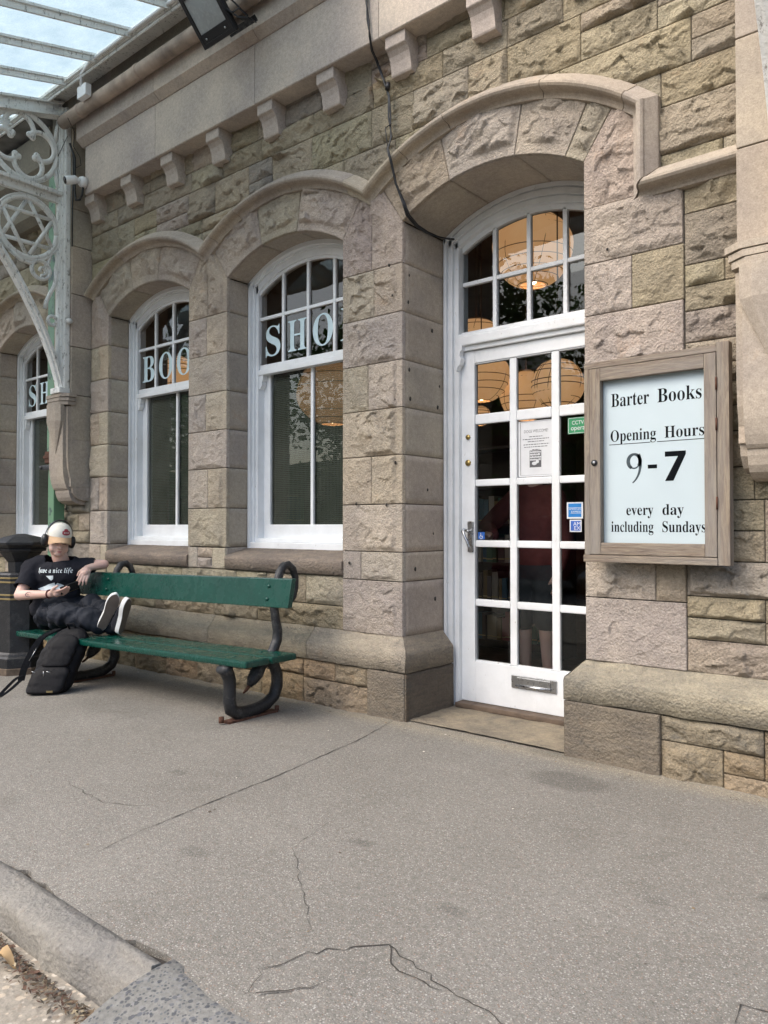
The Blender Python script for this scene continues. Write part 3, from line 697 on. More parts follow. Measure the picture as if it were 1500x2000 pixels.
# ---- chamfered plinth, returning into the doorway
pl = MB(); PB = .088
PP = [(.495, .02), (.487, -.004), (.470, -.022), (.425, -.062), (.402, -PB+.004), (.385, -PB), (.288, -PB), (.284, -PB+.02)]
def plinth_run(x0, x1, el=False, er=False):
    """el/er: this end turns the corner into a doorway (overhangs the jamb)"""
    x = x0; runs = []
    while x < x1-.01:
        L = rngS.uniform(.75, 1.1)
        if x1-(x+L) < .4: L = x1-x
        runs.append((x, x+L)); x += L
    for a, b in runs:
        n = max(6, int((b-a)/.03)); V = np.zeros((n, len(PP), 3))
        for j, (zz, yy) in enumerate(PP):
            off = -yy
            aa = a+J+(-off if (el and a == x0) else 0); bb = b-J+(off if (er and b == x1) else 0)
            t = np.linspace(aa, bb, n); V[:, j, 0] = t; V[:, j, 1] = yy+(fbm(t*9, t*0+zz*14, 3)-.5)*.022; V[:, j, 2] = zz+(fbm(t*6, t*0+9, 6)-.5)*.012
        c = tint(GREY*1.28, rngS, .12); pl.grid(V, c, True, flip=False); pl.add(V[0], [tuple(range(len(PP)))], c); pl.add(V[-1], [tuple(range(len(PP)-1, -1, -1))], c)
    for (xe, sg, on) in ((x0, -1, el), (x1, 1, er)):
        if on:
            V = np.zeros((10, len(PP), 3)); t = np.linspace(0, 1, 10)
            for j, (zz, yy) in enumerate(PP): off = -yy; V[:, j, 0] = xe+sg*off; V[:, j, 1] = -off+(.41+off)*t; V[:, j, 2] = zz
            c = tint(GREY*1.1, rngS, .05); pl.grid(V, c, True, flip=sg > 0)
plinth_run(-10.6, -2.932, er=True); plinth_run(-1.732, 1.3, el=True)
pl.build_split('plinth', M['base'], bld, [-2.3])
bs = MB()
def base_run(x0, x1, zsp):
    x = x0
    while x < x1-.01:
        L = rngS.uniform(.28, .6)
        if x1-(x+L) < .2: L = x1-x
        r = RES(x); zb = gzf(x)-.05
        def bb(a, b, q0, q1): patch(bs, ruled([(a+J, q0+J), (a+J, q1-J)], [(b-J, q0+J), (b-J, q1-J)], -PB+.022), (0, -1, 0), max(6, int((b-a)/r)), max(6, int((q1-q0)/r)), rockface(sd(), .028, b-a, q1-q0), tint((.255, .215, .16) if rngS.random() < .6 else (.27, .215, .145), rngS, .16))
        if rngS.random() < .7:
            q = rngS.uniform(.11, .18); bb(x, x+L, zb, q)
            if L > .38 and rngS.random() < .5: bb(x, x+L*.5, q, .284); bb(x+L*.5, x+L, q, .284)
            else: bb(x, x+L, q, .284)
        else: bb(x, x+L, zb, .284)
        x += L
base_run(-10.6, -3.15, 0)
for (a, b, q0, q1, cc, am) in ((-1.33, -.88, .165, .281, (.25, .225, .18), .034), (-1.33, -1.05, -.06, .165, (.265, .23, .175), .03), (-1.05, -.88, .065, .165, (.28, .23, .165), .02), (-1.05, -.40, -.06, .065, (.29, .24, .18), .02), (-.88, -.42, .065, .281, (.27, .22, .155), .03), (-.42, .2, -.06, .281, (.25, .215, .165), .03), (.2, 1.3, -.06, .281, (.25, .215, .165), .03)):
    r = RES(a); patch(bs, ruled([(a+J, q0+J), (a+J, q1-J)], [(b-J, q0+J), (b-J, q1-J)], -PB+.018), (0, -1, 0), int((b-a)/r), int((q1-q0)/r), rockface(sd(), am, b-a, q1-q0), cc)
# corner stones by the door, smooth and stained dark low down
for (xa, xb, xe, sg) in ((-3.15, -2.932+PB, -2.932+PB, 1), (-1.732-PB, -1.33, -1.732-PB, -1)):
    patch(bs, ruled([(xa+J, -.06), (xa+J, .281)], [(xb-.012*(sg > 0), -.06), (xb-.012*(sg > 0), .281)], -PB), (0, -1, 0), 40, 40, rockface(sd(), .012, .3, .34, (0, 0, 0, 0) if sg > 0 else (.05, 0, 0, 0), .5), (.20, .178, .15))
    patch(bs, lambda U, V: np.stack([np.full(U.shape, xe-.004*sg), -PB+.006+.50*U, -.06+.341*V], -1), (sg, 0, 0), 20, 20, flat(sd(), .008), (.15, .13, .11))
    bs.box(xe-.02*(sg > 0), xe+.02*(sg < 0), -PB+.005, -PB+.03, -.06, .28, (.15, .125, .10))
bs.build_split('base_course', M['base'], bld, [-2.3])
g = M['base']
# ---- old fixing holes in the stone
s = MB(); rng = random.Random(6)
for (x, z) in ((-3.02, 2.79), (-3.0, 2.60), (-2.99, 1.95), (-3.30, 1.31), (-3.05, 1.30), (-2.98, 1.56), (-1.60, 2.56), (-3.36, .93)): s.ico((x, -.012-rng.uniform(0, .02), z), .008*rng.uniform(.6, 1.3), 1, None, (1, .6, 1.3))
for (y, z) in ((.06, 2.73), (.05, 2.56), (.30, 2.43), (.38, 2.08), (.36, 1.94), (.06, 2.14), (.07, 1.96), (.25, 1.40), (.31, 1.12), (.12, .90), (.33, .70)): s.ico((-2.930, y, z), .009*rng.uniform(.7, 1.4), 1, None, (.3, 1, 1.4))
s.build('fixing_hole', M['crack'], bld)
# ---- sills
for k in ('far', 'left', 'right'):
    xc = OPEN[k]; s = MB(); x0, x1 = xc-HW-.002, xc+HW+.002; n = 40; t = np.linspace(x0, x1, n)
    prof = [(.22, .98), (.20, 1.000), (.10, .978), (.02, .958), (-.006, .948), (-.022, .936), (-.026, .92), (-.022, .846), (.03, .842)]
    V = np.zeros((n, len(prof), 3))
    for j, (y, zz) in enumerate(prof): V[:, j] = np.stack([t, y+(fbm(t*8, t*0+j, 4)-.5)*.006, zz+(fbm(t*7, t*0+j*.5, 8)-.5)*.006], 1)
    s.grid(V, (.25, .215, .19), True); V0 = V[0]; s.add(V0, [tuple(range(len(prof)))], (.25, .21, .18)); s.add(V[-1], [tuple(range(len(prof)-1, -1, -1))], (.25, .21, .18))
    s.build('sill', M['base'], bld)
    for (a, b) in ((x0-.13, x0+.004), ):
        pass
block(-4.868, -4.64, .842, 1.003, .012); block(-5.10, -4.868, .842, 1.003, .004); block(-6.6, -6.31, .842, 1.003, .02)
tmp = MB(); old = dressed; dressed = tmp
for (a, b, c_, d) in ((-4.80, -4.636, .842, 1.004), (-4.98, -4.80, .842, .925), (-4.98, -4.80, .925, 1.004), (-5.104, -4.98, .842, 1.004), (-6.42, -6.31, .842, 1.004), (-6.61, -6.42, .842, 1.004)): block(a, b, c_, d, .006 if b-a < .17 else .028)
tmp.build('sill_end_block', M['dressed'], bld); dressed = old
# ---- cornice: fascia on corbels, projecting band above
co = MB(); YF = -.155
def course(x0, x1, prof, seg, base, vr=.05):
    x = x0
    while x < x1-.01:
        L = seg*rngS.uniform(.9, 1.1); L = x1-x if x1-(x+L) < seg*.5 else L
        n = 14; t = np.linspace(x+.002, x+L-.002, n); V = np.zeros((n, len(prof), 3))
        for j, (y, zz) in enumerate(prof): V[:, j] = np.stack([t, y+(fbm(t*4, t*0+zz*3, 2)-.5)*.004, np.full(n, zz)], 1)
        c = tint(base, rngS, vr); co.grid(V, c, False, flip=True); m = len(prof); co.add(V[0], [tuple(range(m-1, -1, -1))], c); co.add(V[-1], [tuple(range(m))], c); x += L
FAS = np.array((.47, .41, .365))
course(-6.46, 1.3, [(.05, 4.145), (YF+.006, 4.145), (YF, 4.151), (YF, 4.577), (.05, 4.577)], 1.15, FAS)
course(-6.50, 1.3, [(.05, 4.579), (YF-.008, 4.579), (YF-.068, 4.628), (YF-.068, 4.80), (.05, 4.80)], 1.3, FAS*.95)
course(-6.50, 1.3, [(.05, 4.802), (YF-.06, 4.802), (YF-.06, 5.06), (.05, 5.06)], .55, GREY*.95, .2)
co.box(-6.95, -6.505, -.215, .05, 4.80, 5.058, GREY*.8, .004)
course(-10.6, -6.95, [(.05, 4.15), (-.10, 4.15), (-.16, 4.22), (-.16, 4.50), (-.24, 4.58), (-.24, 4.9), (.05, 4.9)], 1.2, GREY*.7)
co.build_split('cornice', M['ashlar'], bld, [-6.96])
cb0 = None
for i in range(13):
    x = -6.43+.59*i
    if cb0 is None:
        s = MB(); pr = [(.02, 4.147), (-.128, 4.147), (-.132, 4.143), (-.132, 4.075), (-.128, 4.070), (-.112, 4.06), (-.092, 4.035), (-.080, 4.0), (-.074, 3.965), (-.07, 3.935), (-.064, 3.925), (.02, 3.92)]
        s.prism([(y, zz) for y, zz in pr], lambda a, b, d: (d, a, b), -.077, .077, FAS*.93); cb0 = s.build('corbel', M['ashlar'], bld, True); o = cb0
        bv = o.modifiers.new('b', 'BEVEL'); bv.width = .004; bv.segments = 2; bv.limit_method = 'ANGLE'
    else: o = cb0.copy(); COL.objects.link(o); o.parent = bld
    o.location = (x, 0, 0)
# ---- pilasters with console corbels that carry the canopy brackets
def pilaster(xc):
    s = MB(); PX = .16; z = 1.36; zz = [1.42, 1.52, 1.95, 2.36, 2.80, 3.28, 3.72, 4.06, 4.9]
    for a, b in zip(zz[:-1], zz[1:]):
        if a < 1.5: s.box(xc-PX, xc+PX, -.03, .02, a, b-.005, tint(PINK, rngS), .006)
        else: s.box(xc-PX, xc+PX, -.185, .02, a+.003, b-.003, tint(PINK*.94, rngS, .06), .004)
    p = s.build('pilaster', M['ashlar'], bld)
    KC = lambda y: y if y > -.16 else -.16+(y+.16)*.60
    s = MB()
    pr = [(-.16, 2.25), (-.30, 2.25), (-.30, 1.80), (-.297, 1.70), (-.285, 1.62), (-.26, 1.555), (-.235, 1.515), (-.215, 1.50), (-.200, 1.497), (-.195, 1.47), (-.175, 1.43), (-.15, 1.40), (-.11, 1.375), (-.05, 1.365), (.01, 1.365), (.01, 2.25)]
    s.prism(pr, lambda a, b, d: (d, KC(a), b), xc-PX+.035, xc+PX-.035, PINK*.92)
    for sg in (-1, 1):   # scrolled cheeks
        pr2 = [(-.16, 2.25), (-.255, 2.25), (-.25, 1.80), (-.235, 1.68), (-.205, 1.60), (-.18, 1.58), (-.175, 1.52), (-.16, 1.47), (-.12, 1.42), (-.06, 1.40), (.01, 1.40), (.01, 2.25)]
        s.prism(pr2, lambda a, b, d: (d, KC(a), b), xc+sg*(PX-.036), xc+sg*(PX-.002), PINK*.88)
    for zb, rr, hh in ((2.335, .20, .030), (2.30, .185, .028), (2.265, .172, .03)):   # moulded cap
        s.prism([(-rr, 0.0), (-rr, -.115), (-rr+.07, -.20), (rr-.07, -.20), (rr, -.115), (rr, 0.0)], lambda a, b, d: (xc+a, KC(-.15+b), d), zb, zb+hh, PINK*.86)
    top = [(-.13, -.305), (-.13, -.36), (-.075, -.405), (.075, -.405), (.13, -.36), (.13, -.305)]   # tapering faceted pendant
    V = [(xc+a, KC(b+.02), 2.27) for a, b in top]+[(xc+a, KC(b+.02), 2.12) for a, b in top]+[(xc, KC(-.305), 1.82)]
    f = [tuple(range(5, -1, -1))]+[(i, i+1, i+7, i+6) for i in range(5)]+[(6+i, 7+i, 12) for i in range(5)]
    s.add(V, f, PINK*.9)
    c = s.build('console', M['ashlar'], p, True)
pilaster(-6.785); pilaster(-.785)
# ---- half-round gutter
s = MB(); s.tube([(x, -.285, 4.80) for x in np.linspace(-6.62, 1.3, 12)], .056, 16)
for x in np.arange(-6.3, 1.3, .9): s.tube([(x-.02, -.285, 4.80), (x+.02, -.285, 4.80)], .061, 16)
M['gutter'] = plain('rusty painted gutter', (.33, .26, .21), .7, vary=.45, scale=5, bump=.004); s.build('gutter', M['gutter'], bld)
# ---- white windows
def arch_pts(xc, r, hw, zc=ZC, n=26):
    return [(xc+t, zc+math.sqrt(r*r-t*t)) for t in np.linspace(-hw, hw, n)]
def bar(mb, x0, x1, z0, z1, y0, y1, b=.006): mb.box(x0, x1, y0, y1, z0, z1, None, b)
def arch_band(mb, xc, ro, ri, hw, y0, y1, zc=ZC):
    n = 30; ao, ai = math.asin(min(1, hw/ro)), math.asin(min(1, hw/ri)); t = np.linspace(-hw, hw, n)
    o = np.stack([xc+t, ZC*0+zc+np.sqrt(np.maximum(0, ro*ro-t*t))], 1); i_ = np.stack([xc+t, zc+np.sqrt(np.maximum(0, ri*ri-t*t))], 1)
    V = np.zeros((n, 5, 3))
    for j, (Q, y) in enumerate(((o, y1), (o, y0), (i_, y0), (i_, y1), (o, y1))): V[:, j, 0] = Q[:, 0]; V[:, j, 1] = y; V[:, j, 2] = Q[:, 1]
    mb.grid(V, None, False, flip=True); mb.add(V[0, :4], [(0, 1, 2, 3)]); mb.add(V[-1, :4], [(3, 2, 1, 0)])
def pane(name, parent, x0, x1, z0, fz, y, n=20):
    """glass sheet; fz(x) gives the top"""
    s = MB(); t = np.linspace(x0, x1, n); V = np.stack([np.stack([t, np.full(n, y), np.full(n, z0)], 1), np.stack([t, np.full(n, y), fz(t)], 1)], 1)
    s.grid(V, smooth=False); return s.build(name, M['glass'], parent)
def window(xc, words, lit=True):
    wn = empty('window', (0, 0, 0)); wn.parent = bld; x0, x1 = xc-HW, xc+HW; fr = MB()
    # box frame with stepped moulding
    for (d, ya, yb) in ((0.0, .195, .33), (.026, .222, .33), (.042, .240, .33)):
        wd = (.026, .018, .030)[(0, .026, .042).index(d)]
        bar(fr, x0+d, x0+d+wd, .995, 3.06, ya, yb, .004); bar(fr, x1-d-wd, x1-d, .995, 3.06, ya, yb, .004)
        arch_band(fr, xc, RI-d+.004, RI-d-wd-(.02 if d == .042 else 0), HW-d, ya, yb)
    bar(fr, x0, x1, .995, 1.045, .20, .34, .006); bar(fr, x0+.02, x1-.02, 1.045, 1.075, .235, .34, .006)
    fr.build('frame', M['paint'], wn)
    up = MB(); gx0, gx1 = xc-.535, xc+.535; ys = .262
    bar(up, x0+.07, gx0, 2.33, 2.98, ys-.008, ys+.03, .004); bar(up, gx1, x1-.07, 2.33, 2.98, ys-.008, ys+.03, .004)
    arch_band(up, xc, RI-.085, RI-.115, .535, ys-.008, ys+.03)
    bar(up, x0+.07, x1-.07, 2.335, 2.375, ys-.022, ys+.04, .006); bar(up, x0+.072, x1-.072, 2.375, 2.415, ys-.006, ys+.03, .006)
    top = lambda t: ZC+np.sqrt((RI-.11)**2-(t-xc)**2)
    for k in (1, 2, 3):
        bx = gx0+(gx1-gx0)*k/4; bar(up, bx-.0125, bx+.0125, 2.41, float(top(np.array(bx)))+.01, ys-.006, ys+.022, .005)
    for k in range(4): a = gx0+(gx1-gx0)*k/4; bar(up, a+(.0125 if k else 0), a+(gx1-gx0)/4-(.0125 if k < 3 else 0), 2.762, 2.788, ys-.004, ys+.022, .005)
    for sx in (x0+.072, x1-.118):   # sash horns
        up.prism([(0, 2.336), (.046, 2.336), (.042, 2.30), (.030, 2.285), (.034, 2.262), (.016, 2.235), (0, 2.228)] if sx < xc else [(.046, 2.336), (0, 2.336), (.004, 2.30), (.016, 2.285), (.012, 2.262), (.030, 2.235), (.046, 2.228)], lambda a, b, d: (sx+a, d, b), ys-.012, ys+.03)
    us = up.build('upper_sash', M['paint'], wn, True)
    pane('pane', wn, gx0-.006, gx1+.006, 2.40, lambda t: top(t)+.012, ys+.012)
    lo = MB(); yl = .305; lx0, lx1 = xc-.455, xc+.455
    bar(lo, x0+.072, lx0, 1.07, 2.36, yl-.006, yl+.03, .005); bar(lo, lx1, x1-.072, 1.07, 2.36, yl-.006, yl+.03, .005)
    bar(lo, lx0-.05, lx1+.05, 1.07, 1.180, yl-.010, yl+.03, .006); bar(lo, xc-.014, xc+.014, 1.178, 2.34, yl-.004, yl+.022, .005)
    lo.build('lower_sash', M['paint'], wn); pane('pane', wn, lx0-.005, lx1+.005, 1.175, lambda t: np.full(t.shape, 2.36), yl+.012, 6)
    sc_ = MB(); sc_.add([(lx0-.01, .338, 1.17), (lx1+.01, .338, 1.17), (lx1+.01, .338, 2.37), (lx0-.01, .338, 2.37)], [(0, 1, 2, 3)]); sc_.build('mesh_screen', M['screen'], wn)
    lt = MB(); pw = (gx1-gx0)/4
    for k, ch in enumerate(words):
        a = gx0+pw*k; ww = {'S': .62, 'H': .74, 'O': .76, 'P': .68, 'B': .70, 'K': .74}[ch]*pw
        text_on(lt, bold(ch), a+pw*.53-ww/2, a+pw*.53+ww/2, 2.478, ys+.0085, .232)
    lt.build('lettering', M['letters'], wn)
    return wn
window(OPEN['far'], 'SHOP'); window(OPEN['left'], 'BOOK'); window(OPEN['right'], 'SHOP')
# ---- the glazed door in its frame, with a fanlight
dr = empty('door', (0, 0, 0)); dr.parent = bld; xc = OPEN['door']; x0, x1 = xc-HW, xc+HW
f = MB(); YD = .425
for (d, ya, wd) in ((0, YD, .022), (.022, YD+.018, .014), (.036, YD+.006, .030), (.066, YD+.03, .012), (.078, YD+.022, .028)):
    bar(f, x0+d, x0+d+wd, .0 if d > .03 else .0, 3.07, ya, .56, .004); bar(f, x1-d-wd, x1-d, 0, 3.07, ya, .56, .004)
    arch_band(f, xc, RI-d+.004, RI-d-wd, HW-d, ya, .56)
bar(f, x0+.10, x1-.10, 2.335, 2.395, YD+.004, .56, .008); bar(f, x0+.10, x1-.10, 2.395, 2.415, YD+.02, .56, .006); bar(f, x0+.10, x1-.10, 2.305, 2.335, YD+.03, .56, .004)
for sg, xb in ((1, x0+.104), (-1, x1-.104)):   # little scrolled brackets under the transom
    f.prism([(0, 2.335), (.045, 2.335), (.045, 2.305), (.030, 2.298), (.026, 2.27), (.038, 2.25), (.030, 2.215), (.012, 2.20), (0, 2.17)], lambda a, b, d: (xb+sg*a, d, b), YD-.004, YD+.04)
f.build('frame', M['paint'], dr, True)
fl = MB(); gx0, gx1 = x0+.112, x1-.112; ys = .497; top = lambda t: ZC+np.sqrt((RI-.135)**2-(t-xc)**2)
arch_band(fl, xc, RI-.104, RI-.14, .488, ys-.012, ys+.03); bar(fl, gx0-.008, gx1+.008, 2.414, 2.436, ys-.01, ys+.03, .005)
for k in (1, 2, 3): bx = gx0+(gx1-gx0)*k/4; bar(fl, bx-.014, bx+.014, 2.43, float(top(np.array(bx)))+.01, ys-.012, ys+.022, .006)
for k in range(4): a = gx0+(gx1-gx0)*k/4; bar(fl, a+(.014 if k else 0), a+(gx1-gx0)/4-(.014 if k < 3 else 0), 2.735, 2.762, ys-.010, ys+.022, .006)
fl.build('fanlight', M['paint'], dr); pane('pane', dr, gx0-.006, gx1+.006, 2.43, lambda t: top(t)+.012, ys+.012)
lf = MB(); lx0, lx1 = -2.826, -1.838; y0, y1 = .478, .522
cols = [(-2.724, -2.470), (-2.420, -2.182), (-2.130, -1.935)]; rows = [(.310, .655), (.700, 1.034), (1.078, 1.424), (1.468, 1.824), (1.889, 2.213)]
bar(lf, lx0, cols[0][0], .042, 2.302, y0, y1, .004); bar(lf, cols[2][1], lx1, .042, 2.302, y0, y1, .004)
bar(lf, cols[0][0], cols[2][1], .042, .302, y0+.001, y1, .004); bar(lf, cols[0][0], cols[2][1], 2.221, 2.302, y0+.001, y1, .004)
for a, b in ((cols[0][1], cols[1][0]), (cols[1][1], cols[2][0])): bar(lf, a, b, .302, 2.221, y0+.008, y1-.004, .008)
for (c0, c1) in cols:
    for a, b in ((.302, .310), (.655, .700), (1.034, 1.078), (1.424, 1.468), (1.824, 1.889), (2.213, 2.221)): bar(lf, c0, c1, a, b, y0+.008, y1-.004, .008)
lf.build('leaf', M['paint'], dr)
for (c0, c1) in cols:
    for a, b in rows: pane('pane', dr, c0-.004, c1+.004, a-.004, lambda t, b=b: np.full(t.shape, b+.004), .506, 3)
h = MB(); hx, hz = -2.752, 1.10
h.box(hx-.021, hx+.021, y0-.012, y0, hz-.10, hz+.10, None, .008); h.tube([(hx, y0-.01, hz+.035), (hx, y0-.045, hz+.035)], .010, 12)
h.tube([(hx-.004, y0-.045, hz+.038), (hx-.024, y0-.050, hz+.046), (hx-.030, y0-.055, hz+.036), (hx-.012, y0-.058, hz+.005), (hx+.006, y0-.056, hz-.03), (hx+.016, y0-.053, hz-.062), (hx+.030, y0-.05, hz-.075)], [.009, .011, .011, .009, .009, .008, .006], 10)
h.build('handle', M['steel'], dr)
for (zz, r, m_) in ((1.745, .017, 'brass'), (1.578, .021, 'brass')):
    s = MB(); s.tube([(-2.772+.0, y0+.002, zz), (-2.772, y0-.008, zz)], [r, r*.92], 20); s.box(-2.774, -2.770, y0-.0095, y0-.007, zz-.008, zz+.008); s.build('lock', M[m_], dr)
s = MB(); s.box(-2.453, -2.147, y0-.008, y0+.001, .172, .250, None, .004); s.box(-2.415, -2.185, y0-.013, y0-.007, .185, .240, None, .004)
s.tube([(-2.415, y0-.016, .190), (-2.185, y0-.016, .190)], .009, 10); s.build('letter_plate', M['steel'], dr)
s = MB(); s.box(x0+.105, x1-.105, .40, .60, .010, .040, None, .006); s.build('threshold', plain('worn dark hardwood', (.11, .078, .055), .7, vary=.35, scale=12, bump=.004), dr)
# door step of laminated sandstone
n, m = 60, 30; X, Y = np.meshgrid(np.linspace(-2.87, -1.80, n), np.linspace(-.055, .47, m), indexing='ij'); Z = .010+(fbm(X*6, Y*14, 5)-.5)*.012
s = MB(); s.grid(np.stack([X, Y, Z], 2), (.26, .235, .195)); st = s.build('doorstep', mat_stone('worn sandstone step', .7, .006, 60, .8)); tag(st, 'worn sandstone step at the foot of the door', 'step', kind='structure')
# ================================================================= glazed canopy carried on iron brackets
def czz(y, s=.27): return 5.04+s*(y+.40)
cp = empty('glass_canopy', (-3, -.4, 5.04), 'white framed glazed canopy sloping out over the pavement', 'canopy')
def cpart(mb, name, mat, fixn=False):
    o = mb.build(name, mat, cp, fixn); o.matrix_parent_inverse = Matrix.Translation((3, .4, -5.04)); return o
bars = [-6.35+.512*k for k in range(-7, 7)]
for i, (a, b) in enumerate(zip(bars[:-1], bars[1:])):
    n, m = 4, 14; X, Y = np.meshgrid(np.linspace(a+.012, b-.012, n), np.linspace(-2.75, -.405, m), indexing='ij')
    s = MB(); s.grid(np.stack([X, Y, czz(Y)+.018+(fbm(X*2+i, Y*2, 3)-.5)*.006], 2)); cpart(s, 'glass_pane', M['canopy'])
for a in bars:
    s = MB()
    for (hw, z0, z1) in ((.020, -.004, .016), (.008, -.052, -.002)):
        s.add([(a+sx*hw, y, czz(y)+zz) for y in (-2.78, -.40) for sx in (-1, 1) for zz in (z0, z1)], [(0, 1, 3, 2), (4, 6, 7, 5), (0, 4, 5, 1), (2, 3, 7, 6), (0, 2, 6, 4), (1, 5, 7, 3)])
    cpart(s, 'glazing_bar', M['iron'])
s = MB(); L0, L1 = bars[0], bars[-1]
s.box(L0, L1, -.405, -.36, 5.00, 5.075, None, .004); s.box(L0, L1, -.425, -.405, 5.008, 5.028, None, .003); s.tube([(L0, -.385, 4.985), (L1, -.385, 4.985)], .012, 8)
s.box(L0, L1, -.36, -.215, 5.05, 5.075, None, .003); cpart(s, 'wall_plate', M['iron'])
s = MB(); s.box(L0, L1, -2.82, -2.72, czz(-2.78)-.14, czz(-2.78)+.03, None, .006); s.box(L0, L1, -1.62, -1.56, czz(-1.6)-.10, czz(-1.6)-.053, None, .004); cpart(s, 'edge_beam', M['iron'])
s = MB(); s.box(L0, -6.96, -.36, .05, 4.98, 5.06); s.box(-6.6, L1, -.20, .3, 5.06, 5.30); cpart(s, 'flashing', plain('grey lead flashing', (.20, .20, .19), .7, vary=.4, scale=6))

def bracket(xc, lab):
    b = empty('iron_bracket', (xc, -.18, 2.37), lab, 'canopy bracket', 'iron brackets under the canopy')
    inv = Matrix.Translation((-xc, .18, -2.37))
    def part(mb, name, fixn=True):
        o = mb.build(name, M['iron'], b, fixn); o.matrix_parent_inverse = inv; return o
    def bx(mb, y0, y1, z0, z1, w, bev=.006): mb.box(xc-w, xc+w, y0, y1, z0, z1, None, bev)
    s = MB(); bx(s, -.262, -.188, 2.367, 4.98, .052, .010); bx(s, -.240, -.188, 2.367, 4.98, .078, .010); bx(s, -.275, -.255, 2.45, 4.98, .030, .008); bx(s, -.29, -.188, 2.367, 2.42, .085, .008); part(s, 'post')
    # arched flange from the foot of the post out to the horizontal rail
    A = [(-.235, 2.40), (-.262, 2.52), (-.305, 2.66), (-.36, 2.80), (-.43, 2.96), (-.52, 3.13), (-.63, 3.32), (-.76, 3.51), (-.92, 3.71), (-1.12, 3.90), (-1.36, 4.04), (-1.62, 4.12)]
    t = np.linspace(0, 1, len(A)); tt = np.linspace(0, 1, 40); ay = np.interp(tt, t, [a for a, _ in A]); az = np.interp(tt, t, [c for _, c in A])
    for _ in range(3): ay[1:-1] = (ay[:-2]+2*ay[1:-1]+ay[2:])/4; az[1:-1] = (az[:-2]+2*az[1:-1]+az[2:])/4
    s = MB(); d = np.gradient(np.stack([ay, az], 1), axis=0); d /= np.hypot(*d.T)[:, None]
    def ribbon(mb, off, hw, ht):
        P = np.stack([np.full(40, xc), ay-d[:, 1]*off, az+d[:, 0]*off], 1); N = np.stack([0*ay, -d[:, 1], d[:, 0]], 1)
        V = np.concatenate([np.stack([P[i]+[hw, 0, 0]+N[i]*ht, P[i]+[hw, 0, 0]-N[i]*ht, P[i]-[hw, 0, 0]-N[i]*ht, P[i]-[hw, 0, 0]+N[i]*ht]) for i in range(40)])
        f = [(i*4+q, i*4+(q+1) % 4, i*4+4+(q+1) % 4, i*4+4+q) for i in range(39) for q in range(4)]+[(0, 1, 2, 3), (159, 158, 157, 156)]
        mb.add(V, f)
    ribbon(s, .0, .062, .011); ribbon(s, -.022, .022, .016); ribbon(s, .018, .030, .010); part(s, 'arch_flange')
    s = MB(); bx(s, -1.72, -.25, 4.165, 4.200, .058, .005); bx(s, -1.72, -.25, 4.10, 4.166, .022, .005); part(s, 'rail')
    s = MB()
    for (hw, z0, z1) in ((.05, -.072, -.053), (.020, -.17, -.07), (.055, -.185, -.165)):
        s.add([(xc+sx*hw, y, czz(y)+zz) for y in (-2.74, -.25) for sx in (-1, 1) for zz in (z0, z1)], [(0, 1, 3, 2), (4, 6, 7, 5), (0, 4, 5, 1), (2, 3, 7, 6), (0, 2, 6, 4), (1, 5, 7, 3)])
    part(s, 'rafter')
    def cur(mb, pts, r=.015, thick=.022):
        r *= 1.42
        P = np.array([(xc, y, z) for y, z in pts]); mb.tube(P, r, 8, up=(1, 0, 0), flat=thick/r)
    def ring(mb, y, z, R, a0=0, a1=360, r=.015, n=36, R2=None):
        a = np.radians(np.linspace(a0, a1, n)); RR = np.linspace(R, R2 if R2 else R, n); cur(mb, [(y+q*math.cos(t), z+q*math.sin(t)) for t, q in zip(a, RR)], r)
    def knob(mb, y, z, r=.028): mb.ico((xc, y, z), r, 2, None, (.8, 1, 1))
    s = MB(); cy, cz, R = -.545, 3.80, .262; ring(s, cy, cz, R, 0, 360, .017, 48); ring(s, cy, cz, R+.024, 0, 360, .007, 48)
    for tri in range(2):
        ang = [90+180*tri+120*k for k in range(4)]
        cur_p = [(cy+R*math.cos(R_(a)), cz+R*math.sin(R_(a))) for a in ang]
        for p, q in zip(cur_p[:-1], cur_p[1:]): cur(s, [p, q], .013, .014+.003*tri)
    part(s, 'star_roundel')
    s = MB()    # scrolls that fill the tail of the spandrel
    ring(s, -.425, 3.455, .082, -60, 300, .012); ring(s, -.415, 3.45, .045, -100, 190, .010, 24, .018); knob(s, -.43, 3.45, .016)
    cur(s, [(-.285, 3.66), (-.272, 3.58), (-.285, 3.50), (-.282, 3.42), (-.30, 3.34), (-.34, 3.26), (-.37, 3.19), (-.385, 3.12)], .013)
    cur(s, [(-.70, 3.56), (-.60, 3.50), (-.52, 3.49), (-.47, 3.52)], .012); cur(s, [(-.34, 3.60), (-.36, 3.53), (-.38, 3.50)], .012)
    ring(s, -.315, 3.02, .042, -30, 300, .011, 24); knob(s, -.30, 2.99, .018)
    cur(s, [(-.90, 3.80), (-.98, 3.92), (-1.12, 4.0), (-1.3, 4.10)], .012); ring(s, -.97, 4.02, .06, 0, 360, .011, 24); part(s, 'scrollwork')
    s = MB(); cy, cz, R = -.585, 4.515, .295; ring(s, cy, cz, R, 0, 360, .017, 48)   # trefoil of C-scrolls above the rail
    for k in range(4):
        a = 15+90*k; oy, oz = cy+.155*math.cos(R_(a)), cz+.155*math.sin(R_(a)); ring(s, oy, oz, .125, a-128, a+128, .016, 28)
        for e in (-128, 128): knob(s, oy+.125*math.cos(R_(a+e)), oz+.125*math.sin(R_(a+e)), .030)
    cy2 = -1.18; ring(s, cy2, 4.43, .20, 0, 360, .015, 40)
    for k in range(4):
        a = 15+90*k; oy, oz = cy2+.10*math.cos(R_(a)), 4.43+.10*math.sin(R_(a)); ring(s, oy, oz, .08, a-120, a+120, .012, 20)
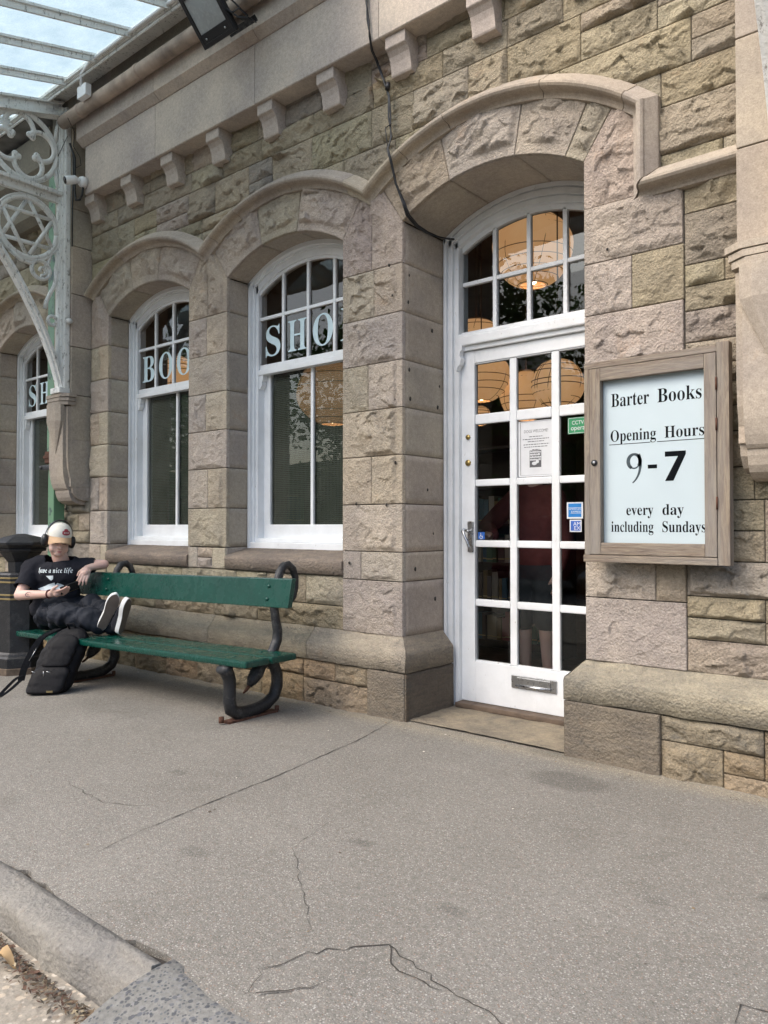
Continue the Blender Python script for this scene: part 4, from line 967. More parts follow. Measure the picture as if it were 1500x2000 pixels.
    cur(s, [(-.30, 4.40), (-.29, 4.32), (-.27, 4.24)], .012); cur(s, [(-.30, 4.66), (-.29, 4.76), (-.27, 4.86)], .012); part(s, 'trefoil_scrolls')
    s = MB(); s.tube([(xc+.04, -.20, 3.02), (xc+.10, -.215, 3.02)], .022, 8); s.ico((xc+.11, -.215, 3.02), .032, 2, None, (1, 1, .8)); part(s, 'bolt')
    return b
bracket(-6.725, 'flaking white cast iron bracket with a star, standing left of the window lettered BOO')
bracket(-.712, 'white cast iron bracket post beside the noticeboard, cut by the edge of the photo')

# ---- green downpipe left of the pilaster
dp = empty('downpipe', (-7.02, -.11, 0), 'green painted square downpipe between the far window and the stone console', 'downpipe')
gp = NG('peeling green pipe paint'); c = gp.mix(gp.ramp(gp.noise(7, 7, .7), [(.54, 0), (.60, .9)]), (.12, .24, .14), (.035, .06, .06)); c = gp.mix(gp.ramp(gp.noise(11, 7, .7), [(.64, 0), (.70, .8)]), c, (.20, .15, .07)); gp.set(c, .5)
def dpart(mb, name, mat):
    o = mb.build(name, mat, dp); o.matrix_parent_inverse = Matrix.Translation((7.02, .11, 0)); return o
s = MB(); s.box(-7.075, -6.965, -.17, -.06, gzf(-7), 1.76, None, .008); s.box(-7.085, -6.955, -.18, -.05, 1.84, 4.70, None, .010); dpart(s, 'pipe', gp.m)
s = MB(); s.box(-7.10, -6.94, -.195, -.045, 1.755, 1.87, None, .012); s.box(-7.11, -6.93, -.205, -.04, 1.80, 1.83, None, .008); dpart(s, 'socket', M['rust'])
s = MB(); s.box(-7.17, -6.87, -.20, -.14, 1.70, 1.74, None, .008)
for x in (-7.15, -6.90): s.tube([(x, -.21, 1.72), (x, .0, 1.72)], .020, 8)
dpart(s, 'clamp', M['castiron'])

# ---- floodlight, camera, cables
fl = empty('floodlight', (-4.21, -.40, 4.51), 'square black floodlight with a grey lens fixed to the cornice', 'floodlight')
ex = Vector((1, 0, 0)); ez = Vector((0, -.68, .733)); en = ex.cross(ez); en = en if en.y < 0 else -en   # face normal, looking down and out
en = Vector((0, -.733, -.68))
inv = Matrix.Translation((4.21, .40, -4.51)); O = Vector((-4.215, -.40, 4.51))
def fpart(mb, name, mat): o = mb.build(name, mat, fl); o.matrix_parent_inverse = inv; return o
s = MB(); s.obox(O+ez*.165+en*-.022, ex, ez, en, (.165, .165, .022), None, .010)
for (cx, cz_, hx, hz) in ((0, .014, .165, .014), (0, .316, .165, .014), (-.151, .165, .014, .14), (.151, .165, .014, .14)): s.obox(O+ex*cx+ez*cz_+en*.006, ex, ez, en, (hx, hz, .008), None, .004)
s.obox(O+ez*.05+en*.005, ex, ez, en, (.138, .036, .006), None, .004)
for k in range(7): s.obox(O+ez*.165+ex*(-.12+.04*k)-en*.06, ex, ez, en, (.004, .13, .02))
fpart(s, 'housing', M['black'])
s = MB(); c0 = O+ez*.195+en*.0015; s.obox(c0, ex, ez, en, (.136, .108, .0015)); q = [c0+ex*a+ez*b+en*.002 for a, b in ((-.136, -.108), (.136, -.108), (.136, .108), (-.136, .108))]; ap = c0-en*-.010
s.add([tuple(v) for v in q]+[tuple(c0+en*.012)], [(0, 1, 4), (1, 2, 4), (2, 3, 4), (3, 0, 4)]); fpart(s, 'lens', plain('grey floodlight glass', (.36, .39, .40), .25, vary=.05))
s = MB()
for sx in (-.02, .06): s.ico(O+ex*(-.10+ (sx+.02)*2.5)+ez*.05+en*.012, .008, 1)
fpart(s, 'screw', M['steel'])
s = MB(); s.strip([O+ex*.175+ez*.12-en*.02, O+ex*.20+ez*.05-en*.05, O+ex*.235+ez*.02-en*.10, O+ex*.20-en*.17], (0, 0, .006), (0, .022, 0)); s.strip([O-ex*.175+ez*.12-en*.02, O-ex*.19+ez*.02-en*.12], (0, 0, .006), (0, .022, 0))
s.obox(O+ex*.08-en*.18+ez*.01, ex, ez, en, (.14, .02, .006)); s.tube([O+ex*.19+ez*.10-en*.02, O+ex*.23+ez*.10-en*.05, O+ex*.245+ez*.04-en*.08, O+ex*.20+ez*.16-en*.06, O+ex*.17+ez*.25-en*.04], .006, 6); fpart(s, 'yoke', M['castiron'])
cc = empty('security_camera', (-6.45, -.16, 4.248), 'small white security camera on the left end of the fascia', 'camera')
inv = Matrix.Translation((6.45, .16, -4.248))
def ccp(mb, name, mat): o = mb.build(name, mat, cc); o.matrix_parent_inverse = inv
s = MB(); s.tube([(-6.45, -.158, 4.248), (-6.45, -.195, 4.25), (-6.45, -.215, 4.25)], [.050, .048, .036], 20); ccp(s, 'mount', M['whiteplastic'])
s = MB(); s.tube([(-6.45, -.21, 4.25), (-6.455, -.245, 4.25)], [.026, .022], 14); s.ico((-6.455, -.245, 4.25), .028, 2); ccp(s, 'joint', M['whiteplastic'])
s = MB(); s.tube([(-6.456, -.235, 4.252), (-6.458, -.25, 4.25), (-6.475, -.325, 4.225), (-6.477, -.335, 4.222)], [.026, .037, .037, .034], 20); ccp(s, 'barrel', M['whiteplastic'])
s = MB(); s.tube([(-6.4765, -.333, 4.2225), (-6.478, -.339, 4.2205)], [.033, .031], 20); ccp(s, 'lens', M['dark'])
s = MB(); s.tube([(-6.45, -.18, 4.20), (-6.455, -.185, 4.14), (-6.49, -.19, 4.10), (-6.55, -.195, 4.11), (-6.57, -.195, 4.2), (-6.57, -.195, 4.5), (-6.58, -.24, 4.62)], .010, 8); ccp(s, 'cable', M['black'])
jb = MB(); jb.box(-6.16, -6.02, -.40, -.345, 4.80, 4.90, None, .006); o = jb.build('junction_box', M['whiteplastic']); tag(o, 'white junction box fixed under the canopy edge above the gutter', 'junction box')
s = MB(); s.tube([(-6.10, -.395, 4.89), (-6.10, -.395, 5.0), (-5.9, -.43, 5.01), (-3.0, -.43, 5.01)], .013, 8); o = s.build('conduit', M['whiteplastic']); tag(o, 'white conduit running from the junction box along the canopy edge', 'conduit')
CP = [(-3.079, -.17, 4.6), (-3.079, -.170, 4.410), (-3.066, -.170, 4.277), (-3.058, -.172, 4.165), (-3.09, -.11, 4.12), (-3.100, -.055, 4.094), (-3.035, -.060, 3.944), (-2.986, -.06, 3.823), (-2.986, -.06, 3.695), (-2.969, -.070, 3.557), (-2.944, -.122, 3.457), (-2.929, -.112, 3.371), (-2.929, -.06, 3.263), (-2.881, -.055, 3.139), (-2.865, -.030, 3.06), (-2.86, 0.050, 3.02), (-2.855, 0.150, 3.005), (-2.850, 0.280, 3.01), (-2.835, 0.41, 3.03)]
s = MB(); rng = random.Random(2)
for k in range(3): s.tube([(x+rng.uniform(-.010, .010)*(i > 0), y-rng.uniform(0, .012), z) for i, (x, y, z) in enumerate(CP)], .0052, 6)
s.tube([(-2.99, -.075, 3.90), (-2.99, -.08, 3.86)], .016, 8); s.tube([(-2.96, -.075, 3.64), (-3.0, -.09, 3.62), (-2.95, -.125, 3.46)], .003, 5)
o = s.build('cable', M['black']); tag(o, 'bundle of black cables hanging down the wall to the door arch', 'cable')
s = MB(); s.tube([(-6.36, -.375, 4.72), (-6.49, -.24, 4.684), (-6.518, -.24, 4.576), (-6.52, -.175, 4.50), (-6.50, -.175, 4.42), (-6.56, -.2, 4.40)], .0035, 5); s.tube([(-6.62, -.24, 4.70), (-6.72, -.29, 4.50)], .003, 5); s.tube([(-6.60, -.2, 4.55), (-6.59, -.2, 4.35), (-6.6, -.2, 4.0), (-6.6, -.2, 3.7)], .006, 6)
o = s.build('wire', M['black']); tag(o, 'thin black wires hanging from the gutter end beside the bracket', 'wire')

# ================================================================= green bench with black serpent ends
bn = empty('park_bench', (-4.85, -.58, 0), 'long dark green wooden bench with black cast iron serpent ends', 'bench')
TL = .0205   # the seat falls slightly to the left
def bz(x): return TL*(x+3.46)
inv = Matrix.Translation((4.85, .58, 0))
def bpart(mb, name, mat, parent=None, fixn=False):
    o = mb.build(name, mat, parent or bn, fixn)
    if not parent: o.matrix_parent_inverse = inv
    return o
def board(name, x0, x1, y0, y1, z0, z1, lean=0, bev=.010, yaw=0):
    s = MB(); s.box(x0, x1, y0, y1, z0, z1, None, bev); V = s.v[0]
    V[:, 1] += (V[:, 2]-z0)*lean + (V[:, 0]-x1)*yaw; V[:, 2] += bz(V[:, 0]); return bpart(s, name, M['green'])
YW = .022
board('seat_plank', -6.20, -3.455, -.80, -.615, .345, .387, 0, .013, YW); board('seat_plank', -6.20, -3.455, -.598, -.395, .345, .387, 0, .013, YW)
board('back_board', -6.20, -3.50, -.43, -.392, .66, .842, .20, .006, 0)
def serp(x, sy=1.0, zs=1.0):
    z0 = gzf(x)+.010; k = lambda y, z: (x, y, z0+(z*zs if z < .34 else z-.34+.34*zs))
    s = MB()
    # foot loop of the cast end: thick round bar bent into a rounded frame below the seat
    lp = [k(-.80, .330), k(-.775, .300), k(-.752, .25), k(-.748, .19), k(-.752, .12), k(-.738, .065), k(-.69, .035), k(-.62, .030), k(-.54, .035), k(-.46, .052), k(-.40, .088), k(-.372, .15), k(-.372, .22), k(-.395, .28), k(-.44, .318)]
    s.tube(lp, [.048, .042, .039, .038, .039, .041, .041, .039, .038, .038, .038, .038, .037, .036, .036], 14)
    s.tube([k(-.80, .332), k(-.60, .328), k(-.40, .330)], [.018, .022, .020], 8)
    # the tail sweeping up behind the seat, and the hoop over the back
    bk = [k(-.45, .32), k(-.405, .375), k(-.372, .44), k(-.368, .50), k(-.385, .57), k(-.395, .64), k(-.385, .72), k(-.372, .79), k(-.352, .865), k(-.318, .905), k(-.278, .912), k(-.238, .885), k(-.215, .83), k(-.212, .76), k(-.225, .70), k(-.25, .665)]
    bk = [(a, b+.0, c+bz(x)*0) for a, b, c in bk]
    s.tube(bk, [.034, .033, .032, .031, .029, .028, .028, .028, .028, .028, .027, .025, .023, .020, .015, .008], 14)
    fr = bpart(s, 'cast_end', M['castiron'])
    h = MB()   # serpent head hanging inside the loop
    h.tube([k(-.46, .318), k(-.50, .30), k(-.54, .255), k(-.575, .215), k(-.60, .185)], [.028, .036, .044, .036, .018], 12); h.build('serpent_head', M['castiron'], fr)
    t = MB(); t.tube([k(-.60, .182), k(-.625, .160), k(-.645, .148)], [.011, .010, .006], 8); t.build('tongue', M['rust'], fr)
    p = MB(); p.box(x-.032, x+.032, -.78, -.39, z0-.012, z0+.004, None, .003); p.tube([(x, -.81, z0), (x, -.81, z0+.035)], .016, 8); p.tube([(x+.02, -.39, z0), (x+.02, -.39, z0+.03)], .014, 8)
    p.build('foot_plate', M['rust'], fr)
serp(-3.66); serp(-5.56, 1, .885)
for x in (-3.70, -5.60):
    for zz, yy in ((.79, -.408), (.71, -.424)):
        s = MB(); s.ico((x, yy, zz+bz(x)), .013, 2, None, (1, .55, 1)); bpart(s, 'bolt_head', M['green'])
    for yy in (-.70, -.49): s = MB(); s.ico((x+.03, yy+(x+3.455)*YW, .388+bz(x)), .012, 2, None, (1, 1, .4)); bpart(s, 'bolt_head', M['green'])

# ================================================================= black litter bin
bi = empty('litter_bin', (-6.35, -.75, gzf(-6.4)-.005), 'black octagonal litter bin with gold bands and pagoda lid at the bench end', 'bin')
def bin_part(prof, name, mat, k=8, a0=math.pi/8):
    s = MB(); s.lathe(prof, (0, 0, 0), k, None, 1, 1, a0+.3, False); return s.build(name, mat, bi)
bin_part([(.235, 0), (.235, .055), (.225, .06)], 'plinth', M['base'] if 0 else plain('brown bin foot', (.12, .09, .065), .9, vary=.4))
bin_part([(.225, .06), (.225, .135), (.205, .15), (.20, .165), (.185, .18)], 'foot', M['binblack'])
bin_part([(.185, .18), (.185, .80), (.175, .815), (.10, .816)], 'body', M['binblack'])
for z0, z1 in ((.60, .614), (.633, .647), (.735, .749), (.768, .782)): bin_part([(.186, z0), (.1895, z0+.002), (.1895, z1-.002), (.186, z1)], 'band', M['gold'])
bin_part([(.10, .81), (.105, .90), (.165, .975), (.17, .985)], 'neck', M['binblack'])
bin_part([(.17, .985), (.20, .99), (.205, 1.005), (.20, 1.012), (.24, 1.035), (.255, 1.045), (.258, 1.062), (.25, 1.068), (.14, 1.105), (.03, 1.13)], 'lid', M['binblack'])

# ================================================================= black rucksack on the ground
bp = empty('backpack', (-5.37, -1.0, gzf(-5.37)), 'black backpack slumped on the pavement against the front of the bench', 'backpack')
g = NG('black nylon'); c = g.mix(1, (.0065, .0065, .008), g.ramp(g.noise(60, 5), [(.3, .6), (.7, 1.5)]), 'MULTIPLY'); g.bump(g.noise(10, 3, .5), .012); g.set(c, .7, 0, .25); M['nylon'] = g.m
ax_r = np.array((RT.x, RT.y, 0)); ax_d = np.array((F0.x, F0.y, 0))
yaw_bag = R_(6); ca, sa = math.cos(yaw_bag), math.sin(yaw_bag); br, bd = ax_r*ca+ax_d*sa, -ax_r*sa+ax_d*ca
def bag_shape(mb, w, d, z0, z1, cr=0, cdp=0, lean=(.10, .30), pinch=.6, seed=1, nu=40, nv=26):
    a = np.linspace(0, 2*math.pi, nu, endpoint=False); V = []
    for i in range(nv):
        t = i/(nv-1); s_ = (1-(1-min(1, t*7))**2)**.5*.12+.88 if t < .15 else 1; top = t > .62
        sc_ = s_*(1 if not top else math.sqrt(max(0, 1-((t-.62)/.385)**2))*(1-pinch*.0)+.02); ex_ = 3.2
        cx = np.sign(np.cos(a))*np.abs(np.cos(a))**(2/ex_)*w*sc_; cy = np.sign(np.sin(a))*np.abs(np.sin(a))**(2/ex_)*d*sc_*(1-.25*t)
        nz = (fbm(cx*16+seed+t*3, np.full(nu, t*9)+cy*12+cx*6, seed)-.5)*.065*min(1, t*6); cx = cx*(1+nz*2.0); cy = cy*(1+nz*2.4)
        r_ = cr+lean[0]*t*(z1-z0)+cx; d_ = cdp+lean[1]*t*(z1-z0)+cy
        V.append(r_[:, None]*br+d_[:, None]*bd+np.array((0, 0, 1))*(z0+(z1-z0)*t))
    V = np.concatenate(V); f = [(i*nu+q, i*nu+(q+1) % nu, (i+1)*nu+(q+1) % nu, (i+1)*nu+q) for i in range(nv-1) for q in range(nu)]+[tuple(range(nu-1, -1, -1)), tuple((nv-1)*nu+q for q in range(nu))]
    return mb.add(V, f, None, True)
s = MB(); bag_shape(s, .150, .10, .0, .44, -.01, 0, (.32, .33)); s.build('body', M['nylon'], bp)
s = MB(); bag_shape(s, .125, .055, .015, .205, -.005, -.092, (.30, .30), seed=5); s.build('pocket', M['nylon'], bp)
s = MB(); bag_shape(s, .10, .045, .19, .40, .055, -.035, (.30, .33), seed=9); s.build('upper_pocket', M['nylon'], bp)
def bpt(r, d, z): return br*r+bd*d+np.array((0, 0, z))
def strap(mb, pts, w=.017, t=.0022):
    P = np.array([bpt(*p) for p in pts]); n = 4*len(P); u = np.linspace(0, 1, len(P)); uu = np.linspace(0, 1, n); P = np.stack([np.interp(uu, u, P[:, i]) for i in range(3)], 1)
    for _ in range(4): P[1:-1] = (P[:-2]+2*P[1:-1]+P[2:])/4
    wv = (br*.9+bd*.43)*w; mb.strip(P, wv, np.array((0, 0, 1))*t)
s = MB(); strap(s, [(.03, .10, .43), (-.06, .02, .39), (-.11, -.03, .29), (-.155, -.06, .17), (-.165, -.07, .10)], .022, .006); s.build('shoulder_strap', M['nylon'], bp)
s = MB(); strap(s, [(-.15, -.07, .13), (-.185, -.10, .125), (-.24, -.14, .06), (-.285, -.17, .004), (-.27, -.18, .004), (-.215, -.13, .045), (-.165, -.08, .10)], .012); s.build('loose_strap', M['nylon'], bp)
s = MB(); s.tube([bpt(.11, .12, .42), bpt(.09, .11, .465), bpt(.13, .12, .47), bpt(.15, .13, .425)], .008, 8); s.build('handle', M['nylon'], bp)
s = MB()
for pts in ([(-.07, -.150, .172), (-.045, -.152, .165)], [(.012, -.155, .172), (.012, -.157, .140)], [(.03, -.152, .170), (.06, -.145, .162)], [(-.12, -.05, .23), (-.075, -.0, .33)], [(.06, -.0, .345), (.10, .0, .33)]): s.tube([bpt(*p) for p in pts], .0028, 6)
s.build('zip_pull', M['steel'], bp)
s = MB(); s.strip([bpt(.03, -.15, .030), bpt(.07, -.145, .028)], (0, 0, .006), bd*.002); s.build('label_tab', M['gold'], bp)
# ================================================================= framed noticeboard
sg = empty('notice_case', (-1.32, 0, 1.48), 'weathered wooden notice case with the opening hours, hung beside the door', 'notice case')
inv = Matrix.Translation((1.32, 0, -1.48)); V_, H_ = (0, 0, 0), (1, 1, 1)
def sp(mb, name, mat, parent=None): o = mb.build(name, mat, parent or sg); o.matrix_parent_inverse = inv if not parent else Matrix.Identity(4); return o
s = MB(); x0, x1, z0, z1 = -1.672, -.992, .998, 1.972; yb, yf = -.092, -.148
s.box(x0, x0+.028, yf, yb, z0+.030, z1-.030, V_, .003); s.box(x1-.052, x1, yf, yb, z0-.004, z1+.012, V_, .003); s.box(x0, x1-.052, yf, yb, z1-.030, z1, H_, .003); s.box(x0-.004, x1-.052, yf-.006, yb, z0-.004, z0+.030, H_, .003)
s.box(x0+.01, x1-.01, yb-.006, yb-.001, z0+.01, z1-.01, V_); s.box(x0+.1, x1-.1, yb, -.01, z0+.1, z0+.2, H_); s.box(x0+.1, x1-.1, yb, -.01, z1-.2, z1-.1, H_); case = sp(s, 'case', M['wood'])
d = MB(); a0, a1, b0, b1 = x0+.030, x1-.054, z0+.033, z1-.033; gx0, gx1, gz0, gz1 = -1.587, -1.098, 1.088, 1.877
d.box(a0, gx0, yf-.004, -.112, b0, b1, V_, .003); d.box(gx1, a1, yf-.004, -.112, b0, b1, V_, .003); d.box(gx0+.0006, gx1-.0006, yf-.003, -.112, gz1, b1, H_, .003); d.box(gx0+.0006, gx1-.0006, yf-.003, -.112, b0, gz0, H_, .003)
df = sp(d, 'door_frame', M['wood'])
s = MB(); s.box(gx0-.015, gx1+.015, -.106, -.1005, gz0-.015, gz1+.015); sp(s, 'board', M['board'])
y = -.1066; s = MB()
def line(t, xa, xb, zb, h, hx=None, off=0.0): text_on(s, bold(t), xa, xb, zb, y, h, hx, off=off)
CAPH = text_verts(bold('B'))[0][:, 1].max(); ASC = text_verts(bold('d'))[0][:, 1].max(); DIG = text_verts(bold('7'))[0][:, 1].max()
def words(t, spans, zb, cap):
    for wd, (a, b) in zip(t.split(' '), spans): line(wd, a, b, zb, cap, CAPH, -.002)
words('Barter Books', [(-1.549, -1.362), (-1.322, -1.121)], 1.749, .064)
words('Opening Hours', [(-1.553, -1.330), (-1.290, -1.111)], 1.580, .054)
words('every day', [(-1.476, -1.345), (-1.302, -1.204)], 1.221, .050)
words('including Sundays', [(-1.552, -1.345), (-1.303, -1.107)], 1.141, .050)
s.box(-1.560, -1.494, y-.0004, y, 1.5635, 1.5665); s.box(-1.488, -1.358, y-.0004, y, 1.5635, 1.5665); s.box(-1.325, -1.109, y-.0004, y, 1.5635, 1.5665)
s.box(-1.370, -1.326, y-.0004, y, 1.4405, 1.4585)
# the big figures: an old-style 9 with a tapering tail and a heavy plain 7
def poly(mb, pts): mb.add([(a, y, b) for a, b in pts], [tuple(range(len(pts)))])
poly(s, [(-1.289, 1.516), (-1.193, 1.516), (-1.193, 1.500), (-1.250, 1.379), (-1.289, 1.379), (-1.229, 1.492), (-1.289, 1.492)][::-1])
def stroke(mb, pts, wd):
    P = np.array(pts); D = np.gradient(P, axis=0); D /= np.hypot(*D.T)[:, None]; N = np.stack([-D[:, 1], D[:, 0]], 1)*np.array(wd)[:, None]; A, B = P+N, P-N
    V = np.stack([np.stack([A[:, 0], np.full(len(P), y), A[:, 1]], 1), np.stack([B[:, 0], np.full(len(P), y), B[:, 1]], 1)], 1); mb.grid(V, None, False)
sp(s, 'lettering', M['ink'])
s = MB(); t = np.radians(np.linspace(-40, 245, 40)); stroke(s, np.stack([-1.436+.029*np.cos(t), 1.478+.034*np.sin(t)], 1), .0055+.0035*np.abs(np.cos(t)))
t = np.radians(np.linspace(30, -62, 24)); stroke(s, np.stack([-1.478+.072*np.cos(t), 1.462+.098*np.sin(t)], 1), np.linspace(.009, .003, 24))
t = np.radians(np.linspace(225, 330, 12)); stroke(s, np.stack([-1.436+.027*np.cos(t), 1.478+.033*np.sin(t)], 1), np.full(12, .0035))
sp(s, 'faded_numeral', plain('faded sign paint', (.045, .07, .085), .5, vary=.25, scale=30))
pg = MB(); pg.add([(gx0-.004, -.1225, gz0-.004), (gx1+.004, -.1225, gz0-.004), (gx1+.004, -.1225, gz1+.004), (gx0-.004, -.1225, gz1+.004)], [(0, 1, 2, 3)]); sp(pg, 'glass', M['acrylic'])
s = MB(); s.tube([(-1.617, yf-.003, 1.478), (-1.617, yf-.010, 1.478)], [.016, .014], 18); s.tube([(-1.617, yf-.010, 1.478), (-1.617, yf-.0115, 1.478)], [.009, .009], 14); sp(s, 'lock', M['castiron']); s = MB(); s.box(-1.622, -1.612, yf-.0135, yf-.011, 1.476, 1.480); s.tube([(-1.617, yf-.0113, 1.478), (-1.617, yf-.0128, 1.478)], .008, 12); sp(s, 'keyhole', M['steel'])
for zz in (1.27, 1.62, 1.80):
    s = MB(); s.tube([(x1-.053, yf-.004, zz-.028), (x1-.053, yf-.004, zz+.028)], .0045, 8); sp(s, 'hinge', M['rust'])

# ================================================================= things stuck on the door glass
YG = .5035; red = plain('blue print', (.02, .11, .42), .5)
def card(name, lab, cat, x0, x1, z0, z1, face, layers, tilt=0, group=None):
    c = empty(name, ((x0+x1)/2, YG, (z0+z1)/2), lab, cat, group); inv = Matrix.Translation((-(x0+x1)/2, -YG, -(z0+z1)/2))
    s = MB(); s.box(x0, x1, YG-.0012, YG, z0, z1); s.build('sheet', face, c).matrix_parent_inverse = inv
    for nm, mb, m in layers: mb.build(nm, m, c).matrix_parent_inverse = inv
    return c
paper = plain('white paper', (.66, .67, .68), .6, vary=.04); grey = plain('grey print', (.10, .10, .105), .7, vary=.1); y = YG-.0016
t = MB(); text_on(t, 'DOGS WELCOME!', -2.376, -2.212, 1.742, y, .018)
for k, (a, b, zz) in enumerate([(-2.34, -2.25, 1.715), (-2.385, -2.205, 1.700), (-2.35, -2.24, 1.685), (-2.38, -2.205, 1.667), (-2.375, -2.215, 1.652), (-2.32, -2.27, 1.634)]):
    rr = random.Random(k); x = a
    while x < b:
        w_ = rr.uniform(.008, .022); t.box(x, min(b, x+w_), y-.0002, y, zz, zz+.0045); x += w_+.004
p = MB(); px0, px1, pz0, pz1 = -2.338, -2.258, 1.508, 1.632; p.box(px0, px1, y-.0002, y, pz0, pz1)
bk = MB()
for r in range(4):
    x = px0+.003; rr = random.Random(r+9)
    while x < px1-.006: w_ = rr.uniform(.003, .008); bk.box(x, x+w_, y-.0005, y-.0003, pz0+.062+r*.0155, pz0+.062+r*.0155+rr.uniform(.008, .0125)); x += w_+.0015
bk.ico((-2.305, y-.0004, 1.552), .016, 2, None, (1.1, .01, .7)); bk.ico((-2.285, y-.0004, 1.562), .012, 2, None, (1, .01, .9)); bk.box(px0, px1, y-.0005, y-.0003, pz0, pz0+.02)
bd_ = MB()
for (a, b, c, d_) in ((-2.408, -2.182, 1.478, 1.4812), (-2.408, -2.182, 1.806, 1.8092), (-2.408, -2.4048, 1.478, 1.8092), (-2.1852, -2.182, 1.478, 1.8092)): bd_.box(a+.006, b-.006 if b-a > .01 else b+.006, y-.0002, y, c+.004, d_-.0004)
card('poster', 'white printed notice with a grey photograph, taped inside the middle door pane', 'notice', -2.416, -2.176, 1.472, 1.815, paper, [('text', t, grey), ('photograph', p, grey), ('picture_detail', bk, paper), ('border', bd_, grey)])
gr = plain('green sticker', (.03, .24, .10), .45, vary=.05); t = MB(); text_on(t, 'CCTV,', -2.055, -1.975, 1.768, y, .022); text_on(t, 'operating', -2.062, -1.915, 1.735, y)
b = MB(); b.box(-2.079, -1.89, y-.0003, y, 1.716, 1.7185); b.box(-2.079, -1.89, y-.0003, y, 1.8045, 1.807)
b.box(-2.079, -2.0765, y-.0003, y, 1.716, 1.807)
card('sticker', 'green sticker on the right door pane, half hidden by the stone', 'sticker', -2.082, -1.887, 1.713, 1.81, gr, [('text', t, paper), ('border', b, paper)])
q = MB(); q.box(-2.081, -1.998, y-.0003, y, 1.222, 1.302); t = MB()
text_on(t, 'AMERICAN', -2.077, -2.002, 1.264, y-.0004, .010); text_on(t, 'EXPRESS', -2.062, -2.002, 1.248, y-.0004, .010); t.box(-2.081, -1.998, y-.0005, y-.0003, 1.276, 1.278); t.box(-2.066, -1.998, y-.0005, y-.0003, 1.243, 1.245)
card('sticker', 'square blue card sticker in a white border, upper of the two', 'sticker', -2.091, -1.988, 1.212, 1.309, paper, [('panel', q, plain('bright card blue', (.02, .19, .52), .4)), ('text', t, paper)])
q = MB(); q.box(-2.066, -2.003, y-.0003, y, 1.141, 1.199); t = MB(); text_on(t, 'AM', -2.050, -2.004, 1.171, y-.0004, .022); text_on(t, 'EX', -2.044, -2.004, 1.146, y-.0004, .022)
card('sticker', 'smaller blue sticker reading AM EX, below the square one', 'sticker', -2.073, -1.997, 1.134, 1.206, paper, [('panel', q, plain('deep card blue', (.04, .12, .45), .4)), ('text', t, paper)])
t = MB(); tt = np.radians(np.linspace(120, 400, 20)); t.tube([(-2.690+.011*math.cos(a), y-.0005, 1.098+.011*math.sin(a)) for a in tt], .0018, 6); t.tube([(-2.693, y-.0005, 1.118), (-2.692, y-.0005, 1.102), (-2.682, y-.0005, 1.101), (-2.677, y-.0005, 1.092)], .002, 6); t.ico((-2.694, y-.0005, 1.122), .003, 1)
card('sticker', 'tiny blue wheelchair access sticker beside the door handle', 'sticker', -2.714, -2.664, 1.083, 1.130, red, [('symbol', t, paper)])
# ================================================================= the seated person
pr_ = empty('person', (-5.95, -.63, .37), 'person in cream cap and black T-shirt sitting sideways on the bench with a phone', 'person')
INV = Matrix.Translation((5.95, .63, -.37))
def capsule(mb, a, b, ra, rb, k=14, n=6):
    a, b = np.array(a, float), np.array(b, float); d = b-a; L = np.linalg.norm(d); d = d/max(L, 1e-6)
    th = np.linspace(-math.pi/2, math.pi/2, n)[:]; pts = []; rr = []
    for t in th[th <= 0]: pts.append(a+d*ra*math.sin(t)); rr.append(max(1e-4, ra*math.cos(t)))
    for t in np.linspace(.2, .8, 4): pts.append(a+d*L*t); rr.append(ra+(rb-ra)*t)
    for t in th[th >= 0]: pts.append(b+d*rb*math.sin(t)); rr.append(max(1e-4, rb*math.cos(t)))
    mb.tube(pts, rr, k)
def ell(mb, c, r, M=None): mb.ico(c, 1, 3, None, tuple(np.array(r)*(HS if M is not None and M is globals().get('HM') else 1)), M)
def fuse(mb, name, mat, voxel, smooth=6, parent=None, wrinkle=None, fac=.5):
    """weld overlapping volumes into one continuous skin (voxel remesh + smoothing), baked to a plain mesh"""
    me = mb.mesh(name); o = bpy.data.objects.new(name, me); COL.objects.link(o)
    bm = bmesh.new(); bm.from_mesh(me); bmesh.ops.recalc_face_normals(bm, faces=bm.faces[:]); bm.to_mesh(me); bm.free()
    r = o.modifiers.new('r', 'REMESH'); r.mode = 'VOXEL'; r.voxel_size = voxel; r.use_smooth_shade = True
    if smooth: q = o.modifiers.new('s', 'SMOOTH'); q.iterations = smooth; q.factor = fac
    dg = bpy.context.evaluated_depsgraph_get(); dg.update(); nm = bpy.data.meshes.new_from_object(o.evaluated_get(dg)); bpy.data.objects.remove(o)
    if wrinkle:
        V = np.zeros(len(nm.vertices)*3); nm.vertices.foreach_get('co', V); V = V.reshape(-1, 3); N = np.array([v.normal[:] for v in nm.vertices]); V += N*wrinkle(V)[:, None]; nm.vertices.foreach_set('co', V.ravel()); nm.update()
    nm.polygons.foreach_set('use_smooth', [True]*len(nm.polygons)); nm.materials.clear(); nm.materials.append(mat)
    p = bpy.data.objects.new(name, nm); COL.objects.link(p)
    if parent: p.parent = parent; p.matrix_parent_inverse = INV if parent == pr_ else Matrix.Identity(4)
    return p
g = NG('skin'); c = g.ramp(g.noise(9, 5), [(.3, (.60, .40, .33)), (.7, (.66, .47, .40))]); c = g.mix(g.ramp(g.noise(3.5, 3), [(.45, 0), (.7, .35)]), c, (.60, .27, .21)); g.set(c, .5, 0, .35)
g.b.inputs['Subsurface Weight'].default_value = .15; g.b.inputs['Subsurface Radius'].default_value = (.01, .004, .002); g.b.inputs['Subsurface Scale'].default_value = .5; M['skin'] = g.m
